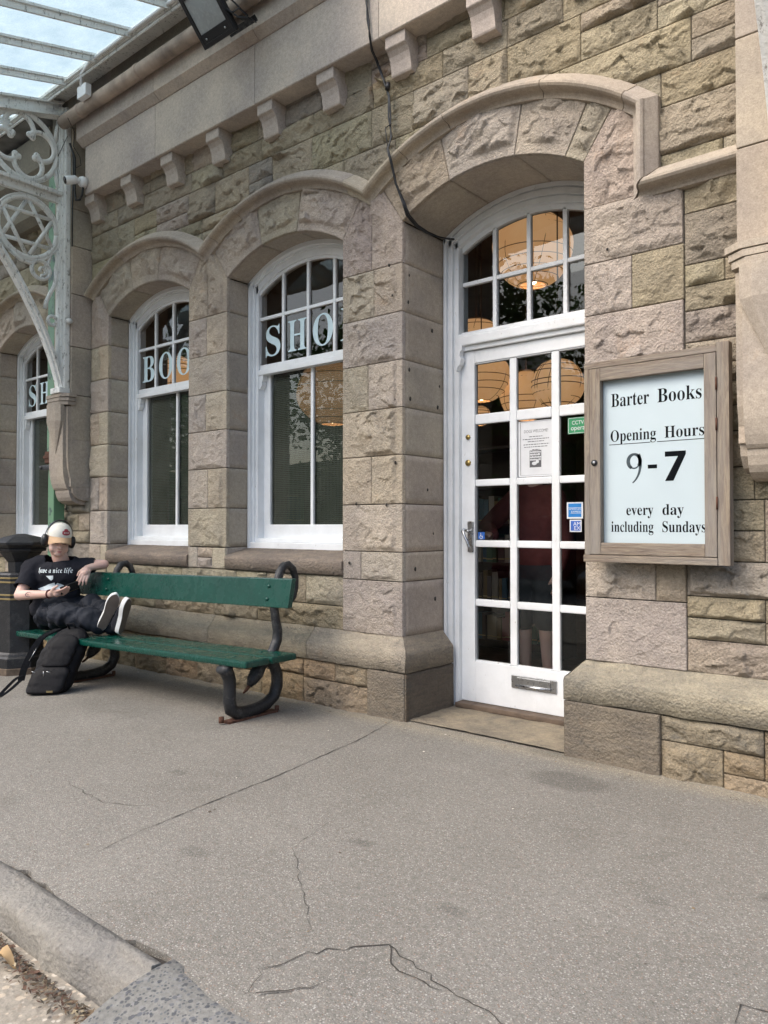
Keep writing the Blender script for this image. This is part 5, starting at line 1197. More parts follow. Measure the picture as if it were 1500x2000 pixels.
g = NG('black cotton'); g.bump(g.noise(140, 4), .002); g.set(g.ramp(g.noise(4, 5), [(.3, (.011, .012, .017)), (.7, (.019, .020, .027))]), .85, 0, .2); M['tee'] = g.m
g = NG('navy black trousers'); g.bump(g.noise(8, 2, .5, g.mapping((1.6, 1, 1.2), (.3, .5, 0)), .8), .035, .55); g.set(g.ramp(g.noise(7, 5), [(.3, (.010, .012, .017)), (.7, (.021, .025, .035))]), .75, 0, .25); M['trouser'] = g.m
Rv = np.array((RT.x, RT.y, 0)); Dv = -np.array((F0.x, F0.y, 0)); Zv = np.array((0, 0, 1.))   # screen right, towards the viewer, up
HC = np.array((-5.905, -.660, 1.058))      # head centre
# head frame: looks down and a little to the viewer's right
yaw, tilt, roll = R_(33), R_(-12), R_(-6)
fwd = Dv*math.cos(yaw)+Rv*math.sin(yaw); side = Rv*math.cos(yaw)-Dv*math.sin(yaw)      # side = viewer's right
hf = fwd*math.cos(tilt)+Zv*math.sin(tilt); hu = Zv*math.cos(tilt)-fwd*math.sin(tilt); hs = side*math.cos(roll)+hu*math.sin(roll); hu = hu*math.cos(roll)-side*math.sin(roll)
HS = 1.07
def hp(s_, f_, u_): return HC+(hs*s_+hf*f_+hu*u_)*HS
HM = Matrix(((hs[0], hf[0], hu[0]), (hs[1], hf[1], hu[1]), (hs[2], hf[2], hu[2])))
neck = np.array((-5.945, -.620, .895)); shR = np.array((-6.085, -.775, .835)); shL = np.array((-5.85, -.525, .845))
elR = np.array((-6.02, -.915, .630)); wrR = np.array((-5.69, -.825, .652)); elL = np.array((-5.725, -.375, .858)); wrL = np.array((-5.745, -.50, .835))
hipR, hipL = np.array((-5.97, -.71, .465)), np.array((-5.96, -.53, .465)); knR, anR = np.array((-5.58, -.775, .495)), np.array((-5.315, -.635, .435)); knL, anL = np.array((-5.63, -.47, .52)), np.array((-5.19, -.565, .405))
body = MB()
ell(body, hp(0, -.008, .022), (.077, .094, .092), HM); ell(body, hp(0, .022, -.045), (.068, .066, .074), HM); ell(body, hp(0, .035, -.075), (.050, .045, .036), HM); ell(body, hp(0, .052, -.088), (.036, .034, .028), HM)   # skull, face, chin
ell(body, hp(-.038, .040, -.055), (.030, .036, .036), HM); ell(body, hp(.038, .040, -.055), (.030, .036, .036), HM)   # cheeks
ell(body, hp(0, .078, .004), (.046, .016, .014), HM)                                                               # brow
capsule(body, hp(0, .086, -.002), hp(0, .104, -.036), .008, .0135); ell(body, hp(-.011, .092, -.039), (.008, .009, .007), HM); ell(body, hp(.011, .092, -.039), (.008, .009, .007), HM)   # nose
ell(body, hp(0, .084, -.066), (.021, .009, .006), HM); ell(body, hp(0, .082, -.076), (.018, .009, .006), HM)          # lips
for sg in (-1, 1): ell(body, hp(.078*sg, -.010, -.012), (.010, .022, .030), HM)                                     # ears
capsule(body, hp(0, -.022, -.07), neck, .054, .062)
ell(body, (neck+shR+shL)/3+[0, 0, -.07], (.11, .09, .09)); ell(body, (-5.975, -.61, .62), (.10, .10, .19)); ell(body, (-5.965, -.62, .475), (.14, .14, .09))
capsule(body, shR, elR, .050, .042); capsule(body, elR, wrR, .041, .026); capsule(body, shL, elL, .050, .040); capsule(body, elL, wrL, .040, .026)
for a, b, c_, d_ in ((hipR, knR, anR, 0), (hipL, knL, anL, 0)): capsule(body, a, b, .07, .05); capsule(body, b, c_, .048, .034)
def unit(v): v = np.array(v, float); return v/np.linalg.norm(v)
def hand(mb, wr, d, nrm, thumb_side, curl, spread=.0, lens=(.066, .074, .070, .056), th=(.5, .75)):
    """palm from the wrist along d, back of hand facing nrm; five separate bent fingers"""
    d = unit(d); nrm = unit(nrm-d*np.dot(nrm, d)); sd_ = np.cross(d, nrm)*thumb_side
    for k in range(4):
        o = (.030-.0195*k); capsule(mb, wr+sd_*o*.55, wr+d*.078+sd_*o, .0155, .0115, 10)
    ell(mb, wr+d*.045, (.03, .03, .03))
    for k in range(4):
        o = .030-.0195*k; p = wr+d*.082+sd_*o; a = curl[k]; dirv = d; L = lens[k]
        for j, f in enumerate((.44, .32, .24)):
            ang = a*(.7+.5*j); dirv2 = unit(d*math.cos(a*(.6+.75*j))-nrm*math.sin(a*(.6+.75*j))+sd_*spread*(1.5-k)*.1); q = p+dirv2*L*f; capsule(mb, p, q, .0095-.0008*j-.0006*(k == 3), .0090-.0010*j-.0006*(k == 3), 10); p = q
    p = wr+d*.022+sd_*.030-nrm*.006; q = p+unit(d*.72+sd_*th[0]-nrm*.25)*.036; capsule(mb, wr+d*.010+sd_*.016, p, .017, .014, 10); capsule(mb, p, q, .013, .0108, 10); r = q+unit(d*.85+sd_*.05*th[1]-nrm*.45)*.030; capsule(mb, q, r, .0105, .0085, 10)
# right hand cradles the phone from below; left hand hangs over the front of the back board
hand(body, wrR, Rv*.93+Zv*.14+Dv*.16, -Zv*.75+Dv*.55, -1, (.35, .42, .5, .62), th=(.55, .4))
hand(body, wrL, -Rv*.18+Dv*.50-Zv*.80, Dv*.62+Rv*.25+Zv*.30, 1, (.45, .40, .42, .5), .8)
bd2 = fuse(body, 'body', M['skin'], .0042, 5, pr_)
# ---- T-shirt
tee = MB(); chest = np.array((-5.95, -.635, .78)); TM = Matrix(((Rv[0], Dv[0], 0), (Rv[1], Dv[1], 0), (0, 0, 1)))
ell(tee, chest-Rv*.02, (.195, .132, .140), TM); ell(tee, chest+[-.018, .012, -.15]-Rv*.02, (.190, .145, .16), TM); ell(tee, chest+[-.02, .01, -.27]-Rv*.02, (.205, .165, .115), TM)
capsule(tee, shR+[.03, .03, .03], neck+[0, 0, -.012], .075, .072); capsule(tee, shL+[-.03, -.03, .025], neck+[0, 0, -.012], .070, .072)
capsule(tee, shR, shR+(elR-shR)*.62, .088, .080, 18); capsule(tee, shL, shL+(elL-shL)*.66, .074, .062, 18)
capsule(tee, elR*.30+shR*.70, shR+(elR-shR)*.76, .080, .082, 18)
def wr_tee(V):
    r_ = V @ Rv; z = V[:, 2]; return (fbm(r_*9+z*7, z*6-r_*3, 4)-.5)*.022+(np.abs(fbm(r_*13-z*9, z*10, 9)-.5))*-.020
ts = fuse(tee, 'tshirt', M['tee'], .008, 8, pr_, wr_tee)
# carve the neckline and sleeve ends by dropping faces above / beyond the hems
bm = bmesh.new(); bm.from_mesh(ts.data)
sR = shR+(elR-shR)*.74; dR = unit(elR-shR); sL = shL+(elL-shL)*.66; dL = unit(elL-shL); nk = neck+np.array((.012, -.012, .012)); nd = unit(np.array((.16, -.20, .80)))
for co_, no_, rad in ((sR, dR, .112), (sL, dL, .10), (nk, nd, .105)):
    fs = [f for f in bm.faces if np.linalg.norm(np.array(f.calc_center_median())-co_) < rad]; es = {q for f in fs for q in f.edges}; vs = {q for f in fs for q in f.verts}
    bmesh.ops.bisect_plane(bm, geom=list(vs)+list(es)+fs, plane_co=Vector(co_), plane_no=Vector(no_), clear_outer=True)
lone = [v for v in bm.verts if not v.link_faces]; bmesh.ops.delete(bm, geom=lone, context='VERTS')
bm.to_mesh(ts.data); bm.free()
sm_ = ts.modifiers.new('thick', 'SOLIDIFY'); sm_.thickness = .004; sm_.offset = -1
# printed words and pale shape on the chest, pushed onto the shirt by ray casting
def project(V2, mesh_obj, lift):
    bvh = __import__('mathutils').bvhtree.BVHTree.FromPolygons([v.co[:] for v in mesh_obj.data.vertices], [list(p.vertices) for p in mesh_obj.data.polygons]); out = []
    for p in V2:
        h_ = bvh.ray_cast(Vector(p), Vector(-Dv)); q = h_[0]
        out.append(tuple(np.array(q)+Dv*lift) if q is not None else None)
    return out
def chest_print(Vl, Fs, name, mat, lift=.0035):
    P = project(Vl, ts, lift); ok = [i for i, p in enumerate(P) if p is not None]; mp = {i: k for k, i in enumerate(ok)}
    s = MB(); s.add([P[i] for i in ok], [[mp[i] for i in f] for f in Fs if all(i in mp for i in f)]); o = s.build(name, mat, ts); o.matrix_parent_inverse = Matrix.Identity(4); return o
cc_ = chest+Dv*.5; UPP = .022
V, Fs = text_verts(frak('have a nice life')); V = V*1.0; wd = V[:, 0].max()-V[:, 0].min(); kx = .250/wd; V[:, 0] = (V[:, 0]-V[:, 0].min())*kx-.112; V[:, 1] *= kx*1.3
Vl = [chest+Dv*.5+Rv*x+Zv*(y+.022-.10*(x+.112)*.16) for x, y, _ in V]
wp = plain('white shirt print', (.70, .78, .80), .7, vary=.06); chest_print(Vl, Fs, 'shirt_lettering', wp)
def blob_poly(pts, name, mat, n=4):
    bm = bmesh.new(); vs = [bm.verts.new((a, b, 0)) for a, b in pts]; bm.faces.new(vs); bmesh.ops.triangulate(bm, faces=bm.faces[:]); bmesh.ops.subdivide_edges(bm, edges=bm.edges[:], cuts=n, use_grid_fill=True)
    bm.verts.index_update(); V = [v.co[:] for v in bm.verts]; F = [[v.index for v in f.verts] for f in bm.faces]; bm.free()
    chest_print([chest+Dv*.5+Rv*(x*1.12-.012)+Zv*(y*1.12+UPP) for x, y, _ in V], F, name, mat, .003)
blob_poly([(-.10, -.115), (-.075, -.105), (-.045, -.095), (-.02, -.082), (.025, -.07), (.028, -.088), (.045, -.072), (.075, -.088), (.105, -.112), (.098, -.130), (.03, -.126), (-.02, -.140), (-.06, -.128)], 'shirt_print', wp)
blob_poly([(-.032, -.022), (.02, -.020), (.018, -.045), (.004, -.056), (-.012, -.042)], 'shirt_print', wp)
# ---- trousers
tr = MB()
ell(tr, (-5.975, -.62, .475), (.155, .165, .105)); capsule(tr, (-5.975, -.64, .46), (-5.97, -.60, .56), .135, .14)
capsule(tr, hipR, knR, .118, .100, 18); capsule(tr, knR, anR+[-.03, -.01, .008], .096, .074, 18); capsule(tr, hipL, knL, .105, .086, 18); capsule(tr, knL, anL+[-.035, .0, .018], .084, .064, 18)
ell(tr, (-5.78, -.735, .45), (.15, .085, .08)); ell(tr, (-5.50, -.70, .45), (.10, .07, .065))
def wr_tr(V):
    x, y, z = V.T; wb = (fbm(x*3, z*3+y*3, 2)-.5)*.10
    a1 = x*.85+z*.5+wb; b1 = -x*.5+z*.85+y*.6; a2 = x*.75-z*.65+wb; b2 = x*.65+z*.75-y*.6
    n1 = fbm(a1*13, b1*2.6, 3, 2); n2 = fbm(a2*15, b2*3.0, 8, 2); r1 = np.abs(n1-.5)*2
    return (n1-.5)*.085+(n2-.5)*.065-(1-sst(0, .22, r1))*.010
tro = fuse(tr, 'trousers', M['trouser'], .0065, 14, pr_, wr_tr)
for v in tro.data.vertices:
    zf = .389+bz(v.co.x)+.001
    if v.co.z < zf: v.co.z = zf
# ---- shoes: canvas uppers, white foxing, brown soles turned towards the viewer
sole_m = plain('brown rubber sole', (.17, .132, .108), .85, vary=.12, bump=.003, bscale=120); fox = plain('white rubber foxing', (.70, .71, .70), .5, vary=.06)
def shoe(heel, toe, nrm, wd=.048):
    heel, toe = np.array(heel), np.array(toe); L = np.linalg.norm(toe-heel); d = (toe-heel)/L; n = unit(np.array(nrm)-d*np.dot(nrm, d)); sd2 = np.cross(d, n)
    t = np.linspace(0, 2*math.pi, 96, endpoint=False); u = .5-.5*np.cos(t); hw = np.interp(u, [0, .04, .15, .32, .5, .72, .88, .97, 1], [.0, .55, .74, .72, .74, 1.0, .86, .42, 0])*wd; v = np.where(t < math.pi, 1, -1)*hw
    for _ in range(10): v = (np.roll(v, 1)+2*v+np.roll(v, -1))/4
    v = v+np.interp(u, [0, .5, 1], [0, .004, -.004])
    def ring_(k, off): return heel+d*(L*(u[:, None]-.5)*k+L*.5)+sd2*(v*k)[:, None]-n*off
    def slab(mb, lv):
        R = [ring_(k, o) for k, o in lv]; m = len(t); mb.add(np.concatenate(R), [(i*m+q, i*m+(q+1) % m, (i+1)*m+(q+1) % m, (i+1)*m+q) for i in range(len(R)-1) for q in range(m)]+[tuple(range(m-1, -1, -1)), tuple((len(R)-1)*m+q for q in range(m))])
    sh = empty('shoe', tuple(heel)); sh.parent = pr_; sh.matrix_parent_inverse = INV; iv = Matrix.Translation(tuple(-heel))
    s = MB(); slab(s, [(.955, -.0015), (.965, .002)]); s.build('sole', sole_m, sh, True).matrix_parent_inverse = iv
    s = MB(); slab(s, [(.985, .0005), (1.0, .004), (1.0, .030), (.98, .034)]); s.build('foxing', fox, sh, True).matrix_parent_inverse = iv
    s = MB(); m = len(t); lv = [(.97, .030, 1), (.95, .050, 1), (.86, .072, .9), (.66, .088, .8), (.3, .098, .6)]; R = []
    for k, o, q in lv: R.append(heel+d*(L*(u[:, None]-.5)*k+L*.5-(o-.03)*.25)+sd2*(v*k)[:, None]-n*(o*(1-.42*u))[:, None])
    s.add(np.concatenate(R), [(i*m+q, i*m+(q+1) % m, (i+1)*m+(q+1) % m, (i+1)*m+q) for i in range(len(R)-1) for q in range(m)]+[tuple((len(R)-1)*m+q for q in range(m))], None, True); s.build('upper', M['tee'], sh, True).matrix_parent_inverse = iv
    return sh
vd = unit(np.array((0, -3.69, 1.17))-np.array((-5.2, -.6, .5)))
shoe((-5.285, -.660, .388), (-5.140, -.605, .668), vd*.92+Rv*.18-Zv*.22)
shoe((-5.145, -.575, .365), (-5.045, -.562, .640), vd*.40+Rv*1.0-Zv*.15)
s = MB(); capsule(s, anR+[-.05, .01, .01], np.array((-5.31, -.62, .46)), .040, .036); capsule(s, anL+[-.05, 0, .02], np.array((-5.19, -.56, .44)), .040, .036); fuse(s, 'socks', plain('dark sock', (.016, .012, .02), .9), .008, 4, pr_)
# ---- cap, hair, headphones, wristband, phone
g = NG('cream cap cotton'); g.bump(g.noise(160, 3), .002); g.set(g.ramp(g.noise(12, 4), [(.3, (.68, .67, .60)), (.7, (.76, .75, .68))]), .85); M['cap'] = g.m
def dome(mb, ra, rf, ru, cz_, t0=0.0, n=18, k=32, bulge=0):
    V = []; a = np.linspace(0, 2*math.pi, k, endpoint=False)
    for i in range(n):
        ph = t0+(math.pi/2-t0)*i/(n-1); cr = math.cos(ph)**.85
        V.append(np.array([hp(ra*cr*math.cos(q)*(1+bulge*abs(math.cos(3*q))), -.006+rf*cr*math.sin(q), cz_+ru*math.sin(ph)) for q in a]))
    V = np.concatenate(V); mb.add(V, [(i*k+q, i*k+(q+1) % k, (i+1)*k+(q+1) % k, (i+1)*k+q) for i in range(n-1) for q in range(k)], None, True)
s = MB(); dome(s, .086, .104, .098, .034); s.ico(hp(0, -.006, .133), .008, 1, None, (1, 1, .6)); cap = s.build('cap', M['cap'], pr_); cap.matrix_parent_inverse = INV
s = MB(); n = 15; U = np.linspace(-1, 1, n); Vv = np.linspace(0, 1, 9); G = np.zeros((n, 9, 3))
for i, u in enumerate(U):
    for j, v in enumerate(Vv):
        a = math.pi/2-u*1.12; ro = 1+v*.50*math.cos(u*1.05)**.6; G[i, j] = hp(.086*math.cos(a)*(1+v*.05), -.006+.104*math.sin(a)*ro, .040-.026*v-.030*(u*u)*(.3+v))
s.grid(G); s.grid(G-hu*.006, flip=True); e = [np.stack([G[:, -1], G[:, -1]-hu*.006], 1)]; s.grid(e[0]); o = s.build('peak', plain('tan cap peak', (.53, .36, .22), .85, vary=.06), cap); 
em = plain('dark red cap badge', (.30, .035, .05), .7, vary=.2); s = MB(); n = 9
def capsurf(az, ph, lift): cr = math.cos(ph)**.85; return hp((.086+lift)*cr*math.cos(az), -.006+(.104+lift)*cr*math.sin(az), .034+(.098+lift)*math.sin(ph))
def patch_cap(mb, a0, a1, p0, p1, lift, oval=False):
    G = np.zeros((9, 7, 3))
    for i, a in enumerate(np.linspace(-1, 1, 9)):
        for j, p in enumerate(np.linspace(-1, 1, 7)): k = math.sqrt(max(0, 1-a*a*.75)) if oval else 1; G[i, j] = capsurf((a0+a1)/2+(a1-a0)/2*a, (p0+p1)/2+(p1-p0)/2*p*k, lift)
    mb.grid(G)
patch_cap(s, R_(92), R_(48), R_(13), R_(35), .0022, True); patch_cap(s, R_(82), R_(58), R_(30), R_(42), .0022, True); o = s.build('badge', em, cap)
s = MB(); 
for k, (a, b) in enumerate([(84, 78), (76, 71), (69, 65), (63, 57)]): patch_cap(s, R_(a), R_(b), R_(20), R_(27), .0042)
s.build('badge_mark', plain('pale badge thread', (.62, .45, .43), .8), cap)
s = MB(); dome(s, .0815, .098, .06, -.045, -.1, 8); hr = MB()
ell(hr, hp(0, -.035, -.012), (.0815, .076, .070), HM); o = fuse(hr, 'hair', plain('short brown hair', (.035, .022, .014), .8, vary=.3, scale=60), .006, 2, pr_)
s = MB(); pts = [hp(.098*math.cos(a), -.012, .012+.135*math.sin(a)) for a in np.linspace(-.1, math.pi+.1, 30)]; s.strip(pts, hf*.012, hu*0+hs*0+np.array((0, 0, .004))); hpn = s.build('headphones', M['black'], pr_); hpn.matrix_parent_inverse = INV
for sg in (-1, 1):
    s = MB(); c0 = hp(.090*sg, -.010, -.012); s.tube([c0-hs*sg*.012, c0+hs*sg*.004, c0+hs*sg*.022, c0+hs*sg*.030], [.036, .042, .038, .022], 22); V = s.v[0]; V -= c0; V += np.outer(V @ hu, hu)*.22; V += c0; s.build('ear_cup', M['black'], hpn)
lip = plain('lips', (.42, .16, .14), .5, vary=.06); s = MB(); ell(s, hp(0, .0885, -.0665), (.0165, .0055, .0038), HM); ell(s, hp(0, .0870, -.0755), (.014, .0055, .0042), HM); o = s.build('lips', lip, pr_); o.matrix_parent_inverse = INV
s = MB()
for sg in (-1, 1): ell(s, hp(.029*sg, .0735, -.008), (.013, .008, .0055), HM)
o = s.build('eyes', plain('lowered eyelids', (.40, .22, .17), .6), pr_); o.matrix_parent_inverse = INV
s = MB()
for sg in (-1, 1): s.tube([hp(.016*sg, .082, -.0125), hp(.029*sg, .0815, -.0135), hp(.041*sg, .074, -.0115)], .0017, 6); s.tube([hp(.014*sg, .088, .010), hp(.03*sg, .087, .014), hp(.046*sg, .074, .010)], .0034, 6)
o = s.build('lashes_and_brows', plain('dark brow hair', (.05, .03, .02), .9), pr_); o.matrix_parent_inverse = INV
fa = unit(wrR-elR); w0 = elR+(wrR-elR)*.93; s = MB(); a = np.linspace(0, 2*math.pi, 22, endpoint=False); n1 = unit(np.cross(fa, Zv)); n2 = np.cross(n1, fa)
s.tube([w0+n1*.030*math.cos(q)+n2*.030*math.sin(q) for q in a], .0055, 8, closed=True); o = s.build('wristband', plain('dark red cord', (.10, .012, .014), .7), pr_); o.matrix_parent_inverse = INV
# crescent tattoo on the forearm
s = MB(); b0 = elR+(wrR-elR)*.40; ft = unit(wrR-elR); fu = unit(Zv-ft*np.dot(Zv, ft)); fo = unit(Dv-ft*np.dot(Dv, ft)-fu*np.dot(Dv, fu))
bv2 = __import__('mathutils').bvhtree.BVHTree.FromPolygons([v.co[:] for v in bd2.data.vertices], [list(p.vertices) for p in bd2.data.polygons])
def onarm(a, b):
    q = bv2.ray_cast(Vector(b0+ft*a+fu*b+fo*.12), Vector(-fo))[0]; return np.array(q)+fo*.0008 if q is not None else b0+ft*a+fu*b+fo*.036
s.tube([onarm(.026*math.cos(t)*1.1, .004+.017*math.sin(t)) for t in np.radians(np.linspace(45, 300, 20))], [.0014+.0018*math.sin(k/19*math.pi) for k in range(20)], 6); s.tube([onarm(-.004+.007*math.cos(t), .003+.005*math.sin(t)) for t in np.radians(np.linspace(0, 330, 10))], .0013, 6); s.tube([onarm(.02, .012), onarm(.035, .017)], .001, 6)
o = s.build('tattoo', plain('tattoo ink', (.10, .085, .095), .7), pr_); o.matrix_parent_inverse = INV
# phone lies in the right palm, screen towards the face
ph = empty('phone', tuple(wrR+Rv*.10+Zv*.05), 'black mobile phone held in the right hand of the seated person', 'phone'); pc = wrR+Rv*.128+Zv*.046-Dv*.016
pex = unit(Rv*.62+Zv*.28-Dv*.62); pen = unit(-Dv*.86+Zv*.48-Rv*.15); pen = unit(pen-pex*np.dot(pen, pex)); pez = np.cross(pen, pex)
iv = Matrix.Translation(tuple(-(wrR+Rv*.10+Zv*.05)))
s = MB(); s.obox(pc, pex, pez, pen, (.070, .034, .0042), None, .003); s.build('case', M['black'], ph).matrix_parent_inverse = iv
s = MB(); s.obox(pc+pen*.0046, pex, pez, pen, (.066, .031, .0005)); s.build('screen', M['dark'], ph).matrix_parent_inverse = iv
s = MB(); s.strip([pc+pex*a+pez*b for a, b in ((-.070, .035), (.070, .035))], pen*.003, pez*.001); s.build('edge', M['brass'], ph).matrix_parent_inverse = iv
# ================================================================= inside the shop
s = MB(); ins = empty('shop_room', (0, 0, 0)); ins.parent = bld
wallm = plain('dim brown plaster', (.16, .11, .075), .9, vary=.2, scale=2); floorm = plain('dark boarded floor', (.07, .045, .03), .5, vary=.3, scale=6)
s.add([(-10.6, .6, .02), (1.3, .6, .02), (1.3, 7.5, .02), (-10.6, 7.5, .02)], [(0, 1, 2, 3)]); s.build('floor', floorm, ins)
s = MB(); s.add([(-10.6, 7.5, 0), (1.3, 7.5, 0), (1.3, 7.5, 4.4), (-10.6, 7.5, 4.4)], [(3, 2, 1, 0)]); s.add([(-10.6, 0, 0), (-10.6, 7.5, 0), (-10.6, 7.5, 4.4), (-10.6, 0, 4.4)], [(0, 1, 2, 3)]); s.add([(1.3, 0, 0), (1.3, 7.5, 0), (1.3, 7.5, 4.4), (1.3, 0, 4.4)], [(3, 2, 1, 0)])
xs = [-10.6]+sum([[OPEN[k]-HW-.01, OPEN[k]+HW+.01] for k in ('far', 'left', 'right', 'door')], [])+[1.3]
for a, b in zip(xs[0::2], xs[1::2]): s.box(a, b, .345 if b < -3 else .565, .62, 0, 4.4)
for k, xc in OPEN.items():
    y0 = .345 if k != 'door' else .57; s.box(xc-HW-.01, xc+HW+.01, y0, .62, 3.25, 4.4)
    if k != 'door': s.box(xc-HW-.01, xc+HW+.01, .345, .62, 0, .99)
s.build('wall', wallm, ins)
s = MB(); s.box(-10.6, 1.3, .3, 7.5, 4.4, 4.5); s.build('ceiling', wallm, ins)
s = MB(); s.box(-10.6, 1.3, .04, 7.8, 5.07, 5.2); s.build('roof', plain('grey light blocking slab', (.15, .15, .15), .8), bld)  # unseen slab added over the room to stop sky light leaking in
# ---- paper lanterns
g = NG('lit rice paper'); c = g.ramp(g.noise(2.2, 3), [(.3, (.93, .45, .18)), (.7, (1.0, .56, .26))]); g.set((.7, .5, .3), .8); g.l(c, g.b.inputs['Emission Color']); g.b.inputs['Emission Strength'].default_value = .17; M['paperlamp'] = g.m
g = NG('glowing bulb'); g.set((1, .8, .5), .5); g.b.inputs['Emission Color'].default_value = (1, .74, .42, 1); g.b.inputs['Emission Strength'].default_value = 9; M['bulb'] = g.m
wire = plain('lantern wire', (.10, .055, .025), .8)
def lantern(c, r, lab, ribs=10):
    l = empty('paper_lantern', c, lab, 'lantern', 'paper lanterns hanging in the shop'); sd_ = int(c[0]*100) % 97
    s = MB(); t = np.linspace(R_(-72), R_(78), 24); s.lathe([(r*math.cos(a)*(1+.03*math.sin(a*4+sd_)), r*.96*math.sin(a)) for a in t], (0, 0, 0), 32)
    s.f = s.f[:-2]; s.sm = s.sm[:-2]; s.build('shade', M['paperlamp'], l)
    s = MB(); rg = random.Random(sd_)
    for k in range(ribs):
        a = R_(-68+140*k/(ribs-1))+rg.uniform(-.04, .04); tl = rg.uniform(-.10, .10)
        s.tube([(1.004*r*math.cos(a)*math.cos(q), 1.004*r*math.cos(a)*math.sin(q), .965*r*math.sin(a)+tl*r*math.cos(q+k)*math.cos(a)*.5) for q in np.linspace(0, 2*math.pi, 30, endpoint=False)], .0035, 4, closed=True)
    for k in range(5):
        q0 = rg.uniform(0, 6.3); s.tube([(1.004*r*math.cos(a)*math.cos(q0+a*.15), 1.004*r*math.cos(a)*math.sin(q0+a*.15), .965*r*math.sin(a)) for a in np.linspace(R_(-70), R_(76), 16)], .0025, 4)
    s.build('wire_frame', wire, l)
    s = MB(); s.ico((0, 0, -r*.78), r*.10, 2); s.build('bulb', M['bulb'], l); s = MB(); s.tube([(0, 0, -r*.45), (0, 0, 4.4-c[2])], .006, 6); s.build('flex', wire, l)
    return l
lantern((-3.25, 2.2, 3.557), .343, 'largest glowing paper lantern, high in the fanlight above the door')
lantern((-4.35, 3.0, 3.02), .31, 'orange paper lantern low in the left fanlight pane')
lantern((-4.03, 2.6, 2.62), .27, 'orange paper lantern behind the top left door pane')
lantern((-3.88, 3.2, 2.49), .27, 'orange paper lantern low behind the top middle door pane')
lantern((-2.81, 1.8, 2.284), .205, 'round netted paper lantern behind the top right door pane, nearest the glass')
lantern((-4.75, 3.7, 2.42), .12, 'smallest paper lantern, at the left edge of the top left door pane')
lantern((-5.35, 1.9, 2.52), .36, 'dim paper lantern behind the lower sash lettered SHO')
lantern((-6.98, 1.2, 2.80), .2, 'paper lantern behind the letters BOO')
# ---- shelves and books
def bookcase(name_lab, x0, x1, y, h, rows, seed):
    b = empty('bookcase', ((x0+x1)/2, y, .02), name_lab, 'bookcase', 'bookcases inside the shop'); iv = Matrix.Translation((-(x0+x1)/2, -y, -.02)); wd = plain('dark shelf wood', (.055, .035, .022), .6)
    def pt(mb, n): mb.build(n, wd, b).matrix_parent_inverse = iv
    s = MB(); s.box(x0, x0+.03, y, y+.3, .02, h); pt(s, 'side_panel'); s = MB(); s.box(x1-.03, x1, y, y+.3, .02, h); pt(s, 'side_panel'); s = MB(); s.box(x0, x1, y+.285, y+.3, .02, h); pt(s, 'back_panel')
    zs = np.linspace(.12, h-.02, rows+1)
    for z in zs: s = MB(); s.box(x0+.03, x1-.03, y, y+.285, z-.012, z+.012); pt(s, 'shelf')
    return zs
bookm = NG('book spines'); bookm.set(vcol(bookm), .7)
def book_proto():
    s = MB(); s.box(-.02, .02, 0, .17, 0, .25, None, .004); s.build('book', None); return bpy.data.objects['book']
rng = random.Random(8); protos = []
for col in ((.25, .06, .05), (.05, .12, .18), (.07, .16, .10), (.34, .28, .18), (.12, .10, .09), (.40, .36, .30), (.20, .13, .05), (.08, .17, .22)):
    s = MB(); s.box(-.02, .02, 0, .17, 0, .25, col, .004); s.box(-.0202, .0202, -.0006, 0, .03, .04, (.5, .4, .2)); me = s.mesh('book'); me.materials.append(bookm.m); protos.append(me)
def shelve(x0, x1, y, zs):
    for z in zs[:-1]:
        x = x0+.05
        while x < x1-.09:
            k = rng.uniform(.8, 1.7); o = bpy.data.objects.new('book', rng.choice(protos)); COL.objects.link(o); o.scale = (k, 1, rng.uniform(.75, 1.12)); x += .021*k; o.location = (x, y+rng.uniform(.02, .05), z+.013); x += .021*k
            tag(o, 'dim upright book on the dark shelves behind the glass', 'book', 'books on the shelves')
zs = bookcase('dark bookcase seen through the left door panes', -4.55, -3.05, 2.3, 1.9, 5, 1); shelve(-4.55, -3.05, 2.3, zs[:5])
zs = bookcase('low dark bookcase inside the window lettered SHO', -5.9, -4.75, .95, 1.55, 4, 2); shelve(-5.9, -4.75, .95, zs[2:])
zs = bookcase('dark bookcase inside the window lettered BOO', -8.2, -6.4, 1.25, 1.55, 4, 3); shelve(-8.2, -6.4, 1.25, zs[2:])
# ---- someone behind the glass, about to open the door
pi = empty('person', (-2.66, 1.15, .02), 'person in a dark red jumper standing behind the door glass, reaching for the handle', 'person'); iv = Matrix.Translation((2.66, -1.15, -.02))
def ip(name, mb, m_, vx=.014, sm=6):
    o = fuse(mb, name, m_, vx, sm); o.parent = pi; o.matrix_parent_inverse = iv; return o
b = MB(); X, Y = -2.66, 1.15
ell(b, (X, Y, 1.60), (.075, .092, .115)); ell(b, (X, Y-.07, 1.56), (.05, .04, .06)); capsule(b, (X, Y-.095, 1.60), (X, Y-.10, 1.575), .010, .014); capsule(b, (X, Y, 1.50), (X, Y+.02, 1.36), .05, .06); ell(b, (X, Y+.02, 1.2), (.14, .09, .2)); ell(b, (X, Y+.02, .95), (.14, .10, .12))
capsule(b, (X-.17, Y, 1.36), (X-.27, Y-.20, 1.16), .05, .04); capsule(b, (X-.27, Y-.20, 1.16), (-2.76, .72, 1.10), .04, .026); capsule(b, (X+.17, Y, 1.36), (X+.22, Y+.03, 1.08), .05, .04); capsule(b, (X+.22, Y+.03, 1.08), (X+.20, Y-.05, .84), .04, .026)
